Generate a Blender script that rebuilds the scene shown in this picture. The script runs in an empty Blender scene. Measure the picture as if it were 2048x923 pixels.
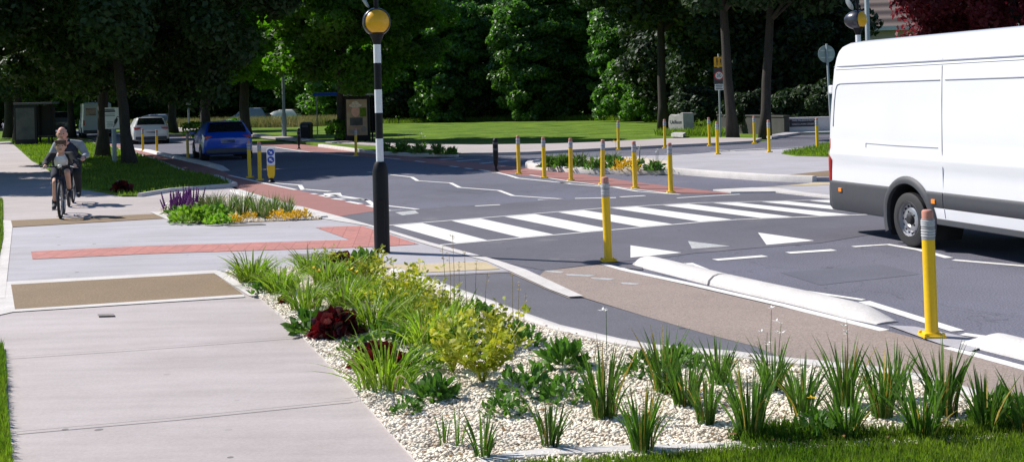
import bpy, bmesh, math, random
import numpy as np
from mathutils import Vector, Matrix
from mathutils.geometry import tessellate_polygon
random.seed(7)
R = math.radians
sc = bpy.context.scene
col = sc.collection

# ---------------------------------------------------------------- camera
CAMZ, F, CX, CY, TH = 1.9, 2350.0, 1024.0, 195.3, math.atan(0.025)
cd = bpy.data.cameras.new('camera'); cam = bpy.data.objects.new('camera', cd); col.objects.link(cam)
cd.sensor_width = 36.0; cd.lens = 36.0 * F / 2048.0
cd.shift_y = -(461.5 - CY) / 2048.0
cd.clip_end = 2000
cam.matrix_world = Matrix(((math.cos(TH), math.sin(TH), 0, 0), (0, 0, -1, 0), (-math.sin(TH), math.cos(TH), 0, CAMZ), (0, 0, 0, 1)))
sc.camera = cam

def ray(px, py):
    u, v = px - CX, py - CY
    return ((u * math.cos(TH) - v * math.sin(TH)) / F, (-u * math.sin(TH) - v * math.cos(TH)) / F)
def P(px, py, z=0.0):
    """the spot on level ground (height z) seen at a place in the photograph"""
    x, k = ray(px, py)
    t = (z - CAMZ) / k
    return Vector((x * t, t, z))
def A(px, py, Y):
    x, k = ray(px, py)
    return Vector((x * Y, Y, CAMZ + k * Y))
def W(pts, z=0.0):
    return [P(a, b, 0).xy.to_3d() + Vector((0, 0, z)) for a, b in pts]

# ---------------------------------------------------------------- object helpers
def link(name, me, m=None, parent=None):
    o = bpy.data.objects.new(name, me); col.objects.link(o)
    if m is not None:
        for k in (m if isinstance(m, (list, tuple)) else [m]): me.materials.append(k)
    if parent is not None: o.parent = parent
    return o
def thing(name, label, cat, loc=(0, 0, 0), rz=0.0, group=None, scale=1.0):
    o = bpy.data.objects.new(name, None); col.objects.link(o)
    o.empty_display_size = .2
    o.location = loc; o.rotation_euler = (0, 0, rz); o.scale = (scale,) * 3
    o['label'] = label; o['category'] = cat
    if group: o['group'] = group
    return o
def tag(o, label, cat, group=None, kind=None):
    o['label'] = label; o['category'] = cat
    if group: o['group'] = group
    if kind: o['kind'] = kind
    return o
def structure(o, label=None):
    o['kind'] = 'structure'
    if label: o['label'] = label
    return o
def dup(root, label, loc, rz=0.0, scale=1.0, group=None):
    r = root.copy(); col.objects.link(r)
    r.location = loc; r.rotation_euler = (0, 0, rz); r.scale = (scale,) * 3 if not isinstance(scale, tuple) else scale
    r['label'] = label
    if group: r['group'] = group
    for ch in list(root.children):
        c = ch.copy(); col.objects.link(c); c.parent = r
        for g in list(ch.children):
            d = g.copy(); col.objects.link(d); d.parent = c
    return r

class MB:
    def __init__(s): s.v, s.f, s.m = [], [], []
    def add(s, vs, fs, mi=0):
        b = len(s.v); s.v += [tuple(x) for x in vs]
        for f in fs: s.f.append([b + i for i in f]); s.m.append(mi)
    def box(s, c, d, mi=0, mat=None):
        x, y, z = d[0] / 2, d[1] / 2, d[2] / 2
        vs = [Vector((a * x, b * y, e * z)) for e in (-1, 1) for a, b in ((-1, -1), (1, -1), (1, 1), (-1, 1))]
        if mat is not None: vs = [mat @ v for v in vs]
        vs = [v + Vector(c) for v in vs]
        s.add(vs, [(3, 2, 1, 0), (4, 5, 6, 7), (0, 1, 5, 4), (1, 2, 6, 5), (2, 3, 7, 6), (3, 0, 4, 7)], mi)
    def frustum(s, c, d0, d1, h, mi=0):
        vs = [(c[0] + a * d[0] / 2, c[1] + b * d[1] / 2, c[2] + z) for d, z in ((d0, 0), (d1, h)) for a, b in ((-1, -1), (1, -1), (1, 1), (-1, 1))]
        s.add(vs, [(3, 2, 1, 0), (4, 5, 6, 7), (0, 1, 5, 4), (1, 2, 6, 5), (2, 3, 7, 6), (3, 0, 4, 7)], mi)
    def tube(s, pts, rad, n=10, mi=0, caps=True):
        pts = [Vector(p) for p in pts]
        rs = rad if isinstance(rad, (list, tuple)) else [rad] * len(pts)
        vs, fs = [], []; up = None
        for i, p in enumerate(pts):
            t = (pts[min(i + 1, len(pts) - 1)] - pts[max(i - 1, 0)])
            t = t.normalized() if t.length > 1e-9 else Vector((0, 0, 1))
            if up is None:
                up = t.cross(Vector((1, 0, 0)))
                if up.length < .1: up = t.cross(Vector((0, 1, 0)))
            up = (up - t * up.dot(t)).normalized(); w = t.cross(up)
            for k in range(n):
                a = 2 * math.pi * k / n
                vs.append(p + (up * math.cos(a) + w * math.sin(a)) * rs[i])
        for i in range(len(pts) - 1):
            for k in range(n):
                fs.append((i * n + k, i * n + (k + 1) % n, (i + 1) * n + (k + 1) % n, (i + 1) * n + k))
        if caps:
            fs.append(tuple(range(n - 1, -1, -1))); fs.append(tuple((len(pts) - 1) * n + k for k in range(n)))
        s.add(vs, fs, mi)
    def lathe(s, prof, n=20, mi=0, c=(0, 0, 0), axis='z', rotm=None, caps=True):
        vs, fs = [], []
        for r, z in prof:
            for k in range(n):
                a = 2 * math.pi * k / n
                v = Vector((r * math.cos(a), r * math.sin(a), z))
                if axis == 'y': v = Vector((v.x, v.z, -v.y))
                if axis == 'x': v = Vector((v.z, v.x, v.y))
                if rotm is not None: v = rotm @ v
                vs.append(v + Vector(c))
        for i in range(len(prof) - 1):
            for k in range(n):
                fs.append((i * n + k, i * n + (k + 1) % n, (i + 1) * n + (k + 1) % n, (i + 1) * n + k))
        if caps and prof[0][0] > 1e-5: fs.append(tuple(range(n - 1, -1, -1)))
        if caps and prof[-1][0] > 1e-5: fs.append(tuple((len(prof) - 1) * n + k for k in range(n)))
        s.add(vs, fs, mi)
    def ell(s, c, r, n=12, mi=0, rotm=None):
        vs, fs = [], []; m = max(6, n * 2 // 3)
        for i in range(m + 1):
            ph = math.pi * i / m
            for k in range(n):
                a = 2 * math.pi * k / n
                v = Vector((r[0] * math.sin(ph) * math.cos(a), r[1] * math.sin(ph) * math.sin(a), -r[2] * math.cos(ph)))
                if rotm is not None: v = rotm @ v
                vs.append(v + Vector(c))
        for i in range(m):
            for k in range(n): fs.append((i * n + k, i * n + (k + 1) % n, (i + 1) * n + (k + 1) % n, (i + 1) * n + k))
        s.add(vs, fs, mi)
    def limb(s, p0, r0, p1, r1, n=10, mi=0):
        p0, p1 = Vector(p0), Vector(p1); t = (p1 - p0).normalized()
        pts, rs = [], []
        for a in (85, 60, 30): pts.append(p0 - t * r0 * math.sin(R(a))); rs.append(r0 * math.cos(R(a)))
        pts.append(p0); rs.append(r0); pts.append(p1); rs.append(r1)
        for a in (30, 60, 85): pts.append(p1 + t * r1 * math.sin(R(a))); rs.append(r1 * math.cos(R(a)))
        s.tube(pts, rs, n, mi)
    def chain(s, pts, rs, n=10, mi=0):
        for i in range(len(pts) - 1): s.limb(pts[i], rs[i], pts[i + 1], rs[i + 1], n, mi)
    def poly(s, pts, z0, z1=None, mi=0):
        """flat (z0 only) or extruded polygon from 3-D points"""
        pts = [Vector((p[0], p[1], 0)) for p in pts]
        tr = tessellate_polygon([pts]); n = len(pts)
        area = sum(pts[i].x * pts[(i + 1) % n].y - pts[(i + 1) % n].x * pts[i].y for i in range(n))
        top = z0 if z1 is None else z1
        fs = []
        for t in tr:
            a, b, c = (pts[i] for i in t)
            fs.append(t if (b - a).cross(c - a).z > 0 else (t[0], t[2], t[1]))
        vs = [(p.x, p.y, top) for p in pts]
        if z1 is not None:
            vs += [(p.x, p.y, z0) for p in pts]
            for i in range(n):
                j = (i + 1) % n
                fs.append((i, n + i, n + j, j) if area > 0 else (i, j, n + j, n + i))
        s.add(vs, fs, mi)
    def ribbon(s, pts, w, z, mi=0):
        pts = [Vector((p[0], p[1], 0)) for p in pts]
        L, Rr = [], []
        for i, p in enumerate(pts):
            d = (pts[min(i + 1, len(pts) - 1)] - pts[max(i - 1, 0)]).normalized()
            nrm = Vector((-d.y, d.x, 0))
            L.append(p + nrm * w / 2); Rr.append(p - nrm * w / 2)
        n = len(pts)
        s.add([(p.x, p.y, z) for p in L + Rr], [(n + i, n + i + 1, i + 1, i) for i in range(n - 1)], mi)
    def sweep(s, pts, prof, taper=0, mi=0):
        """profile (offset to the left, height) swept along a ground polyline; ends close"""
        pts = [Vector((p[0], p[1], 0)) for p in pts]; vs = []; n = len(prof)
        for i, p in enumerate(pts):
            d = (pts[min(i + 1, len(pts) - 1)] - pts[max(i - 1, 0)]).normalized()
            nrm = Vector((-d.y, d.x, 0)); k = 1
            if taper and i in (0, len(pts) - 1): k = taper
            for a, h in prof: vs.append(p + nrm * a + Vector((0, 0, h * k)))
        fs = [(i * n + j, i * n + j + 1, (i + 1) * n + j + 1, (i + 1) * n + j) for i in range(len(pts) - 1) for j in range(n - 1)]
        fs = [tuple(reversed(f)) for f in fs]
        fs.append(tuple(range(n))); fs.append(tuple((len(pts) - 1) * n + j for j in range(n - 1, -1, -1)))
        s.add(vs, fs, mi)
    def build(s, name, m, parent=None, smooth=None, bevel=0, loc=None):
        me = bpy.data.meshes.new(name); me.from_pydata(s.v, [], s.f)
        me.polygons.foreach_set('material_index', s.m)
        me.validate()
        bm = bmesh.new(); bm.from_mesh(me); bmesh.ops.recalc_face_normals(bm, faces=bm.faces) if smooth is not None else None
        bm.to_mesh(me); bm.free()
        if smooth is not None:
            me.polygons.foreach_set('use_smooth', [True] * len(me.polygons))
            if smooth < 180: me.set_sharp_from_angle(angle=R(smooth))
        o = link(name, me, m, parent)
        if bevel:
            b = o.modifiers.new('bevel', 'BEVEL'); b.width = bevel; b.segments = 2; b.limit_method = 'ANGLE'; b.angle_limit = R(40)
        if loc is not None: o.location = loc
        return o

def np_mesh(name, V, faces, mats, mi=None, smooth=False, parent=None):
    """faces: list of int arrays (n,k)"""
    me = bpy.data.meshes.new(name)
    me.vertices.add(len(V)); me.vertices.foreach_set('co', np.asarray(V, np.float32).ravel())
    loops = np.concatenate([f.ravel() for f in faces]).astype(np.int32)
    sizes = np.concatenate([np.full(len(f), f.shape[1], np.int32) for f in faces])
    me.loops.add(len(loops)); me.loops.foreach_set('vertex_index', loops)
    me.polygons.add(len(sizes))
    starts = np.concatenate([[0], np.cumsum(sizes)[:-1]]).astype(np.int32)
    me.polygons.foreach_set('loop_start', starts)
    if mi is not None: me.polygons.foreach_set('material_index', np.asarray(mi, np.int32))
    if smooth: me.polygons.foreach_set('use_smooth', np.ones(len(sizes), bool))
    me.update(calc_edges=True)
    for k in (mats if isinstance(mats, (list, tuple)) else [mats]): me.materials.append(k)
    return me

def in_poly(x, y, poly):
    ins = np.zeros(len(x), bool); n = len(poly)
    for i in range(n):
        x0, y0 = poly[i][0], poly[i][1]; x1, y1 = poly[(i + 1) % n][0], poly[(i + 1) % n][1]
        if y0 == y1: continue
        c = ((y0 > y) != (y1 > y)) & (x < (x1 - x0) * (y - y0) / (y1 - y0) + x0)
        ins ^= c
    return ins
def scatter(poly, n, rng):
    xs = [p[0] for p in poly]; ys = [p[1] for p in poly]
    out = np.zeros((0, 2))
    while len(out) < n:
        x = rng.uniform(min(xs), max(xs), n * 2); y = rng.uniform(min(ys), max(ys), n * 2)
        k = in_poly(x, y, poly); out = np.vstack([out, np.stack([x[k], y[k]], 1)])
    return out[:n]
def unit(a): return a / np.maximum(np.linalg.norm(a, axis=-1, keepdims=True), 1e-9)

# ---------------------------------------------------------------- materials
def nodes(name):
    m = bpy.data.materials.new(name); m.use_nodes = True
    nt = m.node_tree; return m, nt, nt.nodes['Principled BSDF'], nt.nodes['Material Output']
def N(nt, t, **k):
    n = nt.nodes.new(t)
    for a, b in k.items():
        if a in n.inputs: n.inputs[a].default_value = b
        else: setattr(n, a, b)
    return n
def mix(nt, fac, a, b, mode='MIX'):
    n = nt.nodes.new('ShaderNodeMix'); n.data_type = 'RGBA'; n.blend_type = mode
    for sock, val in ((0, fac), (6, a), (7, b)):
        if hasattr(val, 'is_linked'): nt.links.new(val, n.inputs[sock])
        elif sock == 0: n.inputs[0].default_value = val
        else: n.inputs[sock].default_value = (*val, 1) if len(val) == 3 else val
    return n.outputs[2]
def ramp(nt, fac, p0, p1, c0=(0, 0, 0, 1), c1=(1, 1, 1, 1)):
    r = nt.nodes.new('ShaderNodeValToRGB'); r.color_ramp.elements[0].position = p0; r.color_ramp.elements[1].position = p1
    r.color_ramp.elements[0].color = c0; r.color_ramp.elements[1].color = c1
    nt.links.new(fac, r.inputs[0]); return r.outputs[0]
def noise(nt, scale, detail=4, rough=.6, stretch=None, rot=0.0):
    tc = nt.nodes.new('ShaderNodeTexCoord'); src = tc.outputs['Object']
    if stretch or rot:
        mp = nt.nodes.new('ShaderNodeMapping'); nt.links.new(src, mp.inputs[0]); src = mp.outputs[0]
        mp.vector_type = 'TEXTURE' if False else 'POINT'
        mp.inputs['Rotation'].default_value = (0, 0, rot)
        if stretch: mp.inputs['Scale'].default_value = stretch
    n = N(nt, 'ShaderNodeTexNoise', Scale=scale, Detail=detail, Roughness=rough)
    nt.links.new(src, n.inputs['Vector']); return n.outputs['Fac']
def surf(name, c, rough=.7, var=.18, scale=6.0, fine=None, finevar=.2, metal=0.0, coat=0.0, bump=0.0, spec=None, c2=None, stretch=None, rot=0.0, stain=None, specks=0, cracks=False):
    m, nt, b, _ = nodes(name)
    lo = tuple(max(0, x * (1 - var)) for x in c); hi = tuple(min(1, x * (1 + var)) for x in (c2 or c))
    f = ramp(nt, noise(nt, scale, 5, .6, stretch, rot), .3, .7)
    out = mix(nt, f, lo, hi)
    if fine:
        g = noise(nt, fine, 2, .7)
        f2 = ramp(nt, g, .3, .7, (1 - finevar,) * 3 + (1,), (1 + finevar,) * 3 + (1,))
        out = mix(nt, 1.0, out, f2, 'MULTIPLY')
    if stain:
        f3 = ramp(nt, noise(nt, stain[1], 6, .65), stain[2], stain[2] + .12)
        out = mix(nt, f3, out, stain[0])
    if specks:
        tc = nt.nodes.new('ShaderNodeTexCoord'); vo = N(nt, 'ShaderNodeTexVoronoi', Scale=specks); vo.feature = 'F1'; nt.links.new(tc.outputs['Object'], vo.inputs['Vector'])
        thr = nt.nodes.new('ShaderNodeMath'); thr.operation = 'MULTIPLY'; nt.links.new(vo.outputs['Color'], thr.inputs[0]); thr.inputs[1].default_value = .12
        lt = nt.nodes.new('ShaderNodeMath'); lt.operation = 'LESS_THAN'; nt.links.new(vo.outputs['Distance'], lt.inputs[0]); nt.links.new(thr.outputs[0], lt.inputs[1])
        msk = ramp(nt, noise(nt, .9, 2), .44, .55); mm = nt.nodes.new('ShaderNodeMath'); mm.operation = 'MULTIPLY'; nt.links.new(lt.outputs[0], mm.inputs[0]); nt.links.new(msk, mm.inputs[1])
        out = mix(nt, mm.outputs[0], out, tuple(x * .45 for x in c))
        bl = ramp(nt, noise(nt, .35, 6, .7), .32, .72, (.84, .82, .80, 1), (1.06, 1.06, 1.06, 1)); out = mix(nt, 1.0, out, bl, 'MULTIPLY')
        cr = N(nt, 'ShaderNodeTexVoronoi', Scale=.55); cr.feature = 'DISTANCE_TO_EDGE'
        nz = nt.nodes.new('ShaderNodeTexNoise'); nz.inputs['Scale'].default_value = 3; nt.links.new(tc.outputs['Object'], nz.inputs['Vector'])
        vm = nt.nodes.new('ShaderNodeVectorMath'); vm.operation = 'MULTIPLY_ADD'; nt.links.new(nz.outputs['Color'], vm.inputs[0]); vm.inputs[1].default_value = (.5, .5, .5); nt.links.new(tc.outputs['Object'], vm.inputs[2]); nt.links.new(vm.outputs[0], cr.inputs['Vector'])
        if cracks:
            f4 = ramp(nt, cr.outputs['Distance'], .002, .006, (.62, .62, .62, 1), (1, 1, 1, 1)); out = mix(nt, .8, out, mix(nt, 1.0, out, f4, 'MULTIPLY'))
    nt.links.new(out, b.inputs['Base Color'])
    b.inputs['Roughness'].default_value = rough; b.inputs['Metallic'].default_value = metal
    if coat: b.inputs['Coat Weight'].default_value = coat; b.inputs['Coat Roughness'].default_value = .06
    if spec is not None: b.inputs['Specular IOR Level'].default_value = spec
    if bump:
        bp = N(nt, 'ShaderNodeBump', Strength=bump, Distance=.01)
        nt.links.new(noise(nt, fine or scale * 4, 3, .7), bp.inputs['Height']); nt.links.new(bp.outputs[0], b.inputs['Normal'])
    return m
def leafmat(name, c1, c2, trans=.35, scale=1.5, rough=.55, tc=None, spec=.35):
    m, nt, b, out = nodes(name)
    oi = nt.nodes.new('ShaderNodeObjectInfo')
    big = ramp(nt, noise(nt, scale, 3, .6), .35, .65)
    cc = mix(nt, big, c1, c2)
    fine = ramp(nt, noise(nt, scale * 14, 2, .6), .3, .7, (.65,) * 3 + (1,), (1.35,) * 3 + (1,))
    cc = mix(nt, 1.0, cc, fine, 'MULTIPLY')
    rv = N(nt, 'ShaderNodeMapRange'); rv.inputs[3].default_value = .8; rv.inputs[4].default_value = 1.2
    nt.links.new(oi.outputs['Random'], rv.inputs[0])
    hs = nt.nodes.new('ShaderNodeHueSaturation'); nt.links.new(cc, hs.inputs['Color']); nt.links.new(rv.outputs[0], hs.inputs['Value'])
    nt.links.new(hs.outputs[0], b.inputs['Base Color'])
    b.inputs['Roughness'].default_value = rough; b.inputs['Specular IOR Level'].default_value = spec
    if trans:
        tr = nt.nodes.new('ShaderNodeBsdfTranslucent'); ms = nt.nodes.new('ShaderNodeMixShader')
        t2 = mix(nt, 1.0, hs.outputs[0], tc or (1.5, 1.7, .7), 'MULTIPLY')
        nt.links.new(t2, tr.inputs[0]); ms.inputs[0].default_value = trans
        nt.links.new(b.outputs[0], ms.inputs[1]); nt.links.new(tr.outputs[0], ms.inputs[2]); nt.links.new(ms.outputs[0], out.inputs[0])
    return m

M = {}
M['asphalt'] = surf('asphalt', (.128, .128, .168), .85, .16, .22, 60, .60, bump=.3, specks=2.2, cracks=True, stain=((.165, .165, .19), .8, .60))
M['asphalt_new'] = surf('asphalt_table', (.118, .115, .142), .85, .14, .4, 70, .28, bump=.2, specks=2.5, stain=((.19, .185, .19), 1.0, .60))
M['asphalt_cycle'] = surf('asphalt_cycle', (.128, .126, .150), .85, .14, .5, 80, .26, bump=.2, specks=2.5)
M['concrete'] = surf('concrete_path', (.43, .385, .38), .85, .09, 1.3, 55, .07, bump=.12, stretch=(.5, 3.2, 1), rot=R(8), specks=3.0)
M['concrete_grey'] = surf('concrete_grey', (.41, .395, .425), .85, .10, 1.2, 50, .08, bump=.12, stretch=(.5, 3, 1), rot=R(8), specks=3.0)
M['kerb'] = surf('kerb_concrete', (.58, .545, .52), .8, .10, 3, 60, .12, bump=.15)
M['kerb_white'] = surf('kerb_white', (.58, .55, .53), .75, .08, 4, 50, .10, bump=.25, stain=((.33, .31, .29), 5, .66))
M['buff'] = surf('buff_surface', (.285, .225, .195), .9, .09, .9, 75, .35, bump=.25, stain=((.33, .29, .26), 1.6, .66))
M['resin'] = surf('resin_patch', (.215, .150, .090), .9, .06, 1.5, 60, .28, bump=.2)
M['redtrack'] = surf('red_track', (.30, .135, .120), .85, .08, 1.2, 60, .16, bump=.1)
M['yellowslab'] = surf('yellow_slab', (.50, .405, .25), .85, .08, 4, 45, .14)
M['paint'] = surf('road_paint', (.76, .74, .71), .6, .06, 3, 60, .10, stain=((.46, .45, .44), 7, .60))
M['paint_worn'] = surf('road_paint_worn', (.42, .42, .42), .7, .15, 8, 60, .3)
M['joint'] = surf('joint_dark', (.22, .2, .19), .9, .2, 8)
M['manhole'] = surf('manhole_cover', (.20, .18, .16), .7, .2, 30)
M['lawn'] = surf('lawn', (.060, .128, .016), .95, .28, .55, 9, .32, c2=(.13, .20, .022), bump=.4, spec=.08)
M['soil'] = surf('bed_soil', (.58, .50, .40), .95, .25, 12, 60, .4)
M['rubber'] = surf('rubber', (.022, .022, .025), .75, .1, 20)
M['metal'] = surf('bare_metal', (.45, .45, .47), .4, .1, 10, metal=.8)
M['grey_metal'] = surf('galvanised_metal', (.30, .34, .36), .55, .1, 8, metal=.3)
M['black'] = surf('black_paint', (.008, .008, .011), .5, .1, 6, spec=.25)
M['white_plastic'] = surf('white_plastic', (.75, .75, .75), .45, .04, 8)
M['yellow'] = surf('yellow_paint', (.80, .50, .004), .42, .06, 3, 40, .05)
M['pencil_grey'] = surf('ferrule_grey', (.30, .30, .32), .5, .08, 8)
M['eraser'] = surf('eraser_pink', (.52, .225, .17), .7, .06, 10)
M['amber'] = surf('amber_lens', (.74, .38, .008), .3, .05, 6)
M['bark'] = surf('bark', (.040, .034, .030), .95, .35, 5, 25, .4, bump=.6, stretch=(1, 1, .25))
M['glass_dark'] = surf('dark_glass', (.012, .014, .018), .06, .1, 2, coat=.3)
M['dark_trim'] = surf('dark_trim', (.06, .062, .072), .6, .06, 12, bump=.02)
M['chassis'] = surf('underbody', (.015, .015, .017), .8, .1, 6)
M['van_white'] = surf('van_white', (.74, .74, .77), .35, .012, 1.5, coat=.6)
M['seam'] = surf('panel_gap', (.30, .31, .38), .6, .05, 6)
M['red_lens'] = surf('red_lens', (.45, .015, .02), .25, .05, 6, coat=.5)
M['orange_lens'] = surf('orange_lens', (.85, .25, .01), .3, .04, 6, coat=.4)
M['steel_rim'] = surf('steel_rim', (.40, .40, .43), .35, .1, 8, metal=.7, stain=((.16, .09, .06), 14, .62))
M['blue_car'] = surf('blue_car_paint', (.003, .075, .56), .3, .03, 2, coat=.8)
M['white_car'] = surf('white_car_paint', (.74, .73, .72), .35, .02, 2, coat=.6)
M['grey_car'] = surf('grey_car_paint', (.10, .11, .13), .3, .03, 2, coat=.7)
M['silver_car'] = surf('silver_car_paint', (.16, .19, .23), .35, .03, 2, coat=.6, metal=.2)
M['light_van'] = surf('pale_van_paint', (.44, .50, .52), .4, .03, 2, coat=.3)
M['plate'] = surf('number_plate', (.62, .63, .62), .5, .04, 10)
M['sign_white'] = surf('sign_white', (.74, .75, .80), .5, .03, 6)
M['sign_blue'] = surf('sign_blue', (.012, .07, .42), .45, .04, 8)
M['sign_yellow'] = surf('sign_yellow', (.78, .40, .01), .5, .04, 8)
M['sign_red'] = surf('sign_red', (.55, .02, .02), .5, .04, 8)
M['sign_ink'] = surf('sign_ink', (.02, .02, .035), .6, .05, 8)
M['stone'] = surf('carved_stone', (.45, .44, .43), .9, .15, 4, 30, .15, bump=.4)
M['wall_paint'] = surf('wall_render', (.62, .62, .64), .85, .08, 1.5, 20, .08)
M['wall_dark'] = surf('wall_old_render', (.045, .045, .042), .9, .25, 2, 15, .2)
M['house_wall'] = surf('house_render', (.46, .40, .33), .9, .06, 1, 18, .06)
M['fascia'] = surf('fascia_paint', (.58, .62, .66), .6, .05, 3)
M['roof'] = surf('roof_tile', (.17, .125, .11), .85, .2, 1.5, 12, .25)
M['skin'] = surf('skin', (.62, .36, .27), .6, .08, 9, spec=.3)
M['skin_ruddy'] = surf('skin_ruddy', (.64, .33, .25), .6, .10, 9, spec=.3)
M['hair'] = surf('brown_hair', (.10, .05, .025), .7, .3, 40, stretch=(1, 1, .2))
M['cloth_black'] = surf('black_jacket', (.014, .016, .02), .85, .2, 12)
M['cloth_navy'] = surf('navy_cloth', (.018, .022, .045), .85, .15, 12)
M['cloth_grey'] = surf('grey_sleeves', (.25, .27, .30), .85, .1, 12)
M['cloth_white'] = surf('white_tshirt', (.72, .71, .72), .85, .04, 12, stain=((.12, .11, .14), 13, .66))
M['cloth_blue'] = surf('blue_top', (.02, .12, .55), .85, .1, 12)
M['shoe'] = surf('dark_shoe', (.022, .022, .03), .7, .2, 15)
M['gravel'] = surf('gravel_stones', (.72, .58, .45), .8, .22, 14, c2=(.88, .78, .66), stretch=None, finevar=.2, fine=4)
M['petal_white'] = surf('white_petal', (.80, .80, .78), .6, .03, 20)
M['petal_purple'] = leafmat('purple_flower', (.17, .028, .20), (.24, .05, .27), .2, 6, tc=(1.4, 1, 1.4))
M['petal_yellow'] = leafmat('yellow_flower', (.70, .42, .02), (.78, .55, .04), .2, 6, tc=(1.2, 1.2, .8))
M['straw'] = leafmat('straw', (.30, .23, .10), (.40, .32, .16), .2, 6, tc=(1.2, 1.2, 1))
M['meadow'] = leafmat('meadow_grass', (.10, .13, .035), (.26, .22, .12), .3, .6, tc=(1.3, 1.3, .8))
M['blade'] = leafmat('iris_blade', (.050, .115, .018), (.105, .19, .032), .40, 5)
M['blade_dry'] = leafmat('dry_blade', (.38, .27, .05), (.50, .38, .09), .25, 5, tc=(1.2, 1.1, .7))
M['lily'] = leafmat('daylily_blade', (.14, .25, .022), (.27, .36, .04), .35, 5)
M['grassy'] = leafmat('sedge_blade', (.07, .13, .035), (.14, .20, .06), .3, 5)
M['litter'] = leafmat('dead_leaf', (.16, .08, .03), (.30, .18, .07), .1, 6, tc=(1.2, 1.1, 1))
M['euonymus'] = leafmat('gold_leaf', (.24, .32, .025), (.50, .47, .05), .35, 6, tc=(1.3, 1.3, .7))
M['greenleaf'] = leafmat('green_leaf', (.05, .13, .024), (.11, .22, .034), .3, 5)
M['limeleaf'] = leafmat('lime_leaf', (.13, .27, .025), (.24, .38, .05), .35, 5)
M['heuchera'] = leafmat('dark_red_leaf', (.030, .006, .010), (.12, .016, .02), .25, 6, rough=.35, tc=(2.2, .7, .7), spec=.5)
M['turf'] = leafmat('turf_blade', (.070, .130, .014), (.155, .215, .030), .5, 1.2, tc=(1.5, 1.7, .5))
M['crown_a'] = leafmat('lime_tree_leaf', (.050, .115, .012), (.105, .215, .018), .52, .35, tc=(1.6, 2.2, .4))
M['crown_b'] = leafmat('wood_leaf', (.045, .110, .026), (.095, .190, .034), .46, .25, tc=(1.6, 2.0, .6), rough=.42, spec=.55)
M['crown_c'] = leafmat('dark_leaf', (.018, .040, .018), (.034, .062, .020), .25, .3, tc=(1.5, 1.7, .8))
M['crown_red'] = leafmat('copper_leaf', (.13, .022, .036), (.28, .05, .07), .40, .6, tc=(1.6, .8, .9))

# ---------------------------------------------------------------- sky and sun
sc.world = bpy.data.worlds.new('World'); sc.world.use_nodes = True
wn = sc.world.node_tree
sky = wn.nodes.new('ShaderNodeTexSky'); sky.sky_type = 'NISHITA'; sky.sun_disc = False
SUN_EL, SUN_DIR = R(44), Vector((-.893, .45, 0)).normalized()
sky.sun_elevation = SUN_EL; sky.sun_rotation = math.atan2(SUN_DIR.x, SUN_DIR.y) % (2 * math.pi)
sky.air_density = 1.0; sky.dust_density = .1; sky.ozone_density = 5.0
bg = wn.nodes['Background']; bg.inputs[1].default_value = .085
wn.links.new(sky.outputs[0], bg.inputs[0])
ld = bpy.data.lights.new('sun', 'SUN'); ld.energy = 4.9; ld.angle = R(.5); ld.color = (1, .955, .89)
sun = bpy.data.objects.new('sun', ld); col.objects.link(sun)
to_sun = Vector((SUN_DIR.x * math.cos(SUN_EL), SUN_DIR.y * math.cos(SUN_EL), math.sin(SUN_EL)))
sun.rotation_euler = (-to_sun).to_track_quat('-Z', 'Y').to_euler(); sun.location = to_sun * 60
sc.view_settings.view_transform = 'Standard'; sc.view_settings.look = 'None'
sc.view_settings.exposure = .38; sc.view_settings.gamma = 1.0; sc.view_settings.use_curve_mapping = False
sc.cycles.max_bounces = 6; sc.cycles.diffuse_bounces = 3; sc.cycles.transmission_bounces = 4; sc.cycles.transparent_max_bounces = 6
sc.cycles.use_denoising = True
# ================================================================ ground, roads and paths
def sheet(name, pts, z, m, z1=None):
    mb = MB(); mb.poly(W(pts), z, z1) if z1 is None else mb.poly(W(pts), z, z1)
    return structure(mb.build(name, m))
g = MB(); g.box((0, 330, -.06), (1400, 760, .02)); structure(g.build('ground', M['lawn']))

ROAD = [(560, 400), (430, 347), (360, 325), (300, 306), (245, 291), (180, 276), (90, 263), (-60, 258), (-200, 240), (-60, 238), (90, 255), (200, 263), (330, 270), (420, 279), (508, 288), (600, 297),
        (700, 308), (760, 311), (860, 316), (915, 313), (960, 311), (1057, 309), (1191, 302), (1321, 296), (1430, 290.5), (1509, 286),
        (1545, 279), (1600, 270), (1690, 268), (2050, 262), (2500, 255), (2900, 800), (2300, 935), (1902, 800), (1640, 755), (1290, 725), (1000, 650), (780, 580), (690, 470), (560, 420)]
sheet('road', ROAD, 0.0, M['asphalt'])
# raised crossing table in newer, browner asphalt
sheet('raised_table', [(679, 434), (770, 421), (880, 415), (1060, 403), (1300, 392), (1470, 388), (1668, 398), (1900, 425), (1760, 466), (1640, 486), (1533, 494), (1383, 507), (1300, 519), (1205, 526), (1090, 541), (1000, 524), (860, 488), (781, 463)], .004, M['asphalt_new'])
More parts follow.
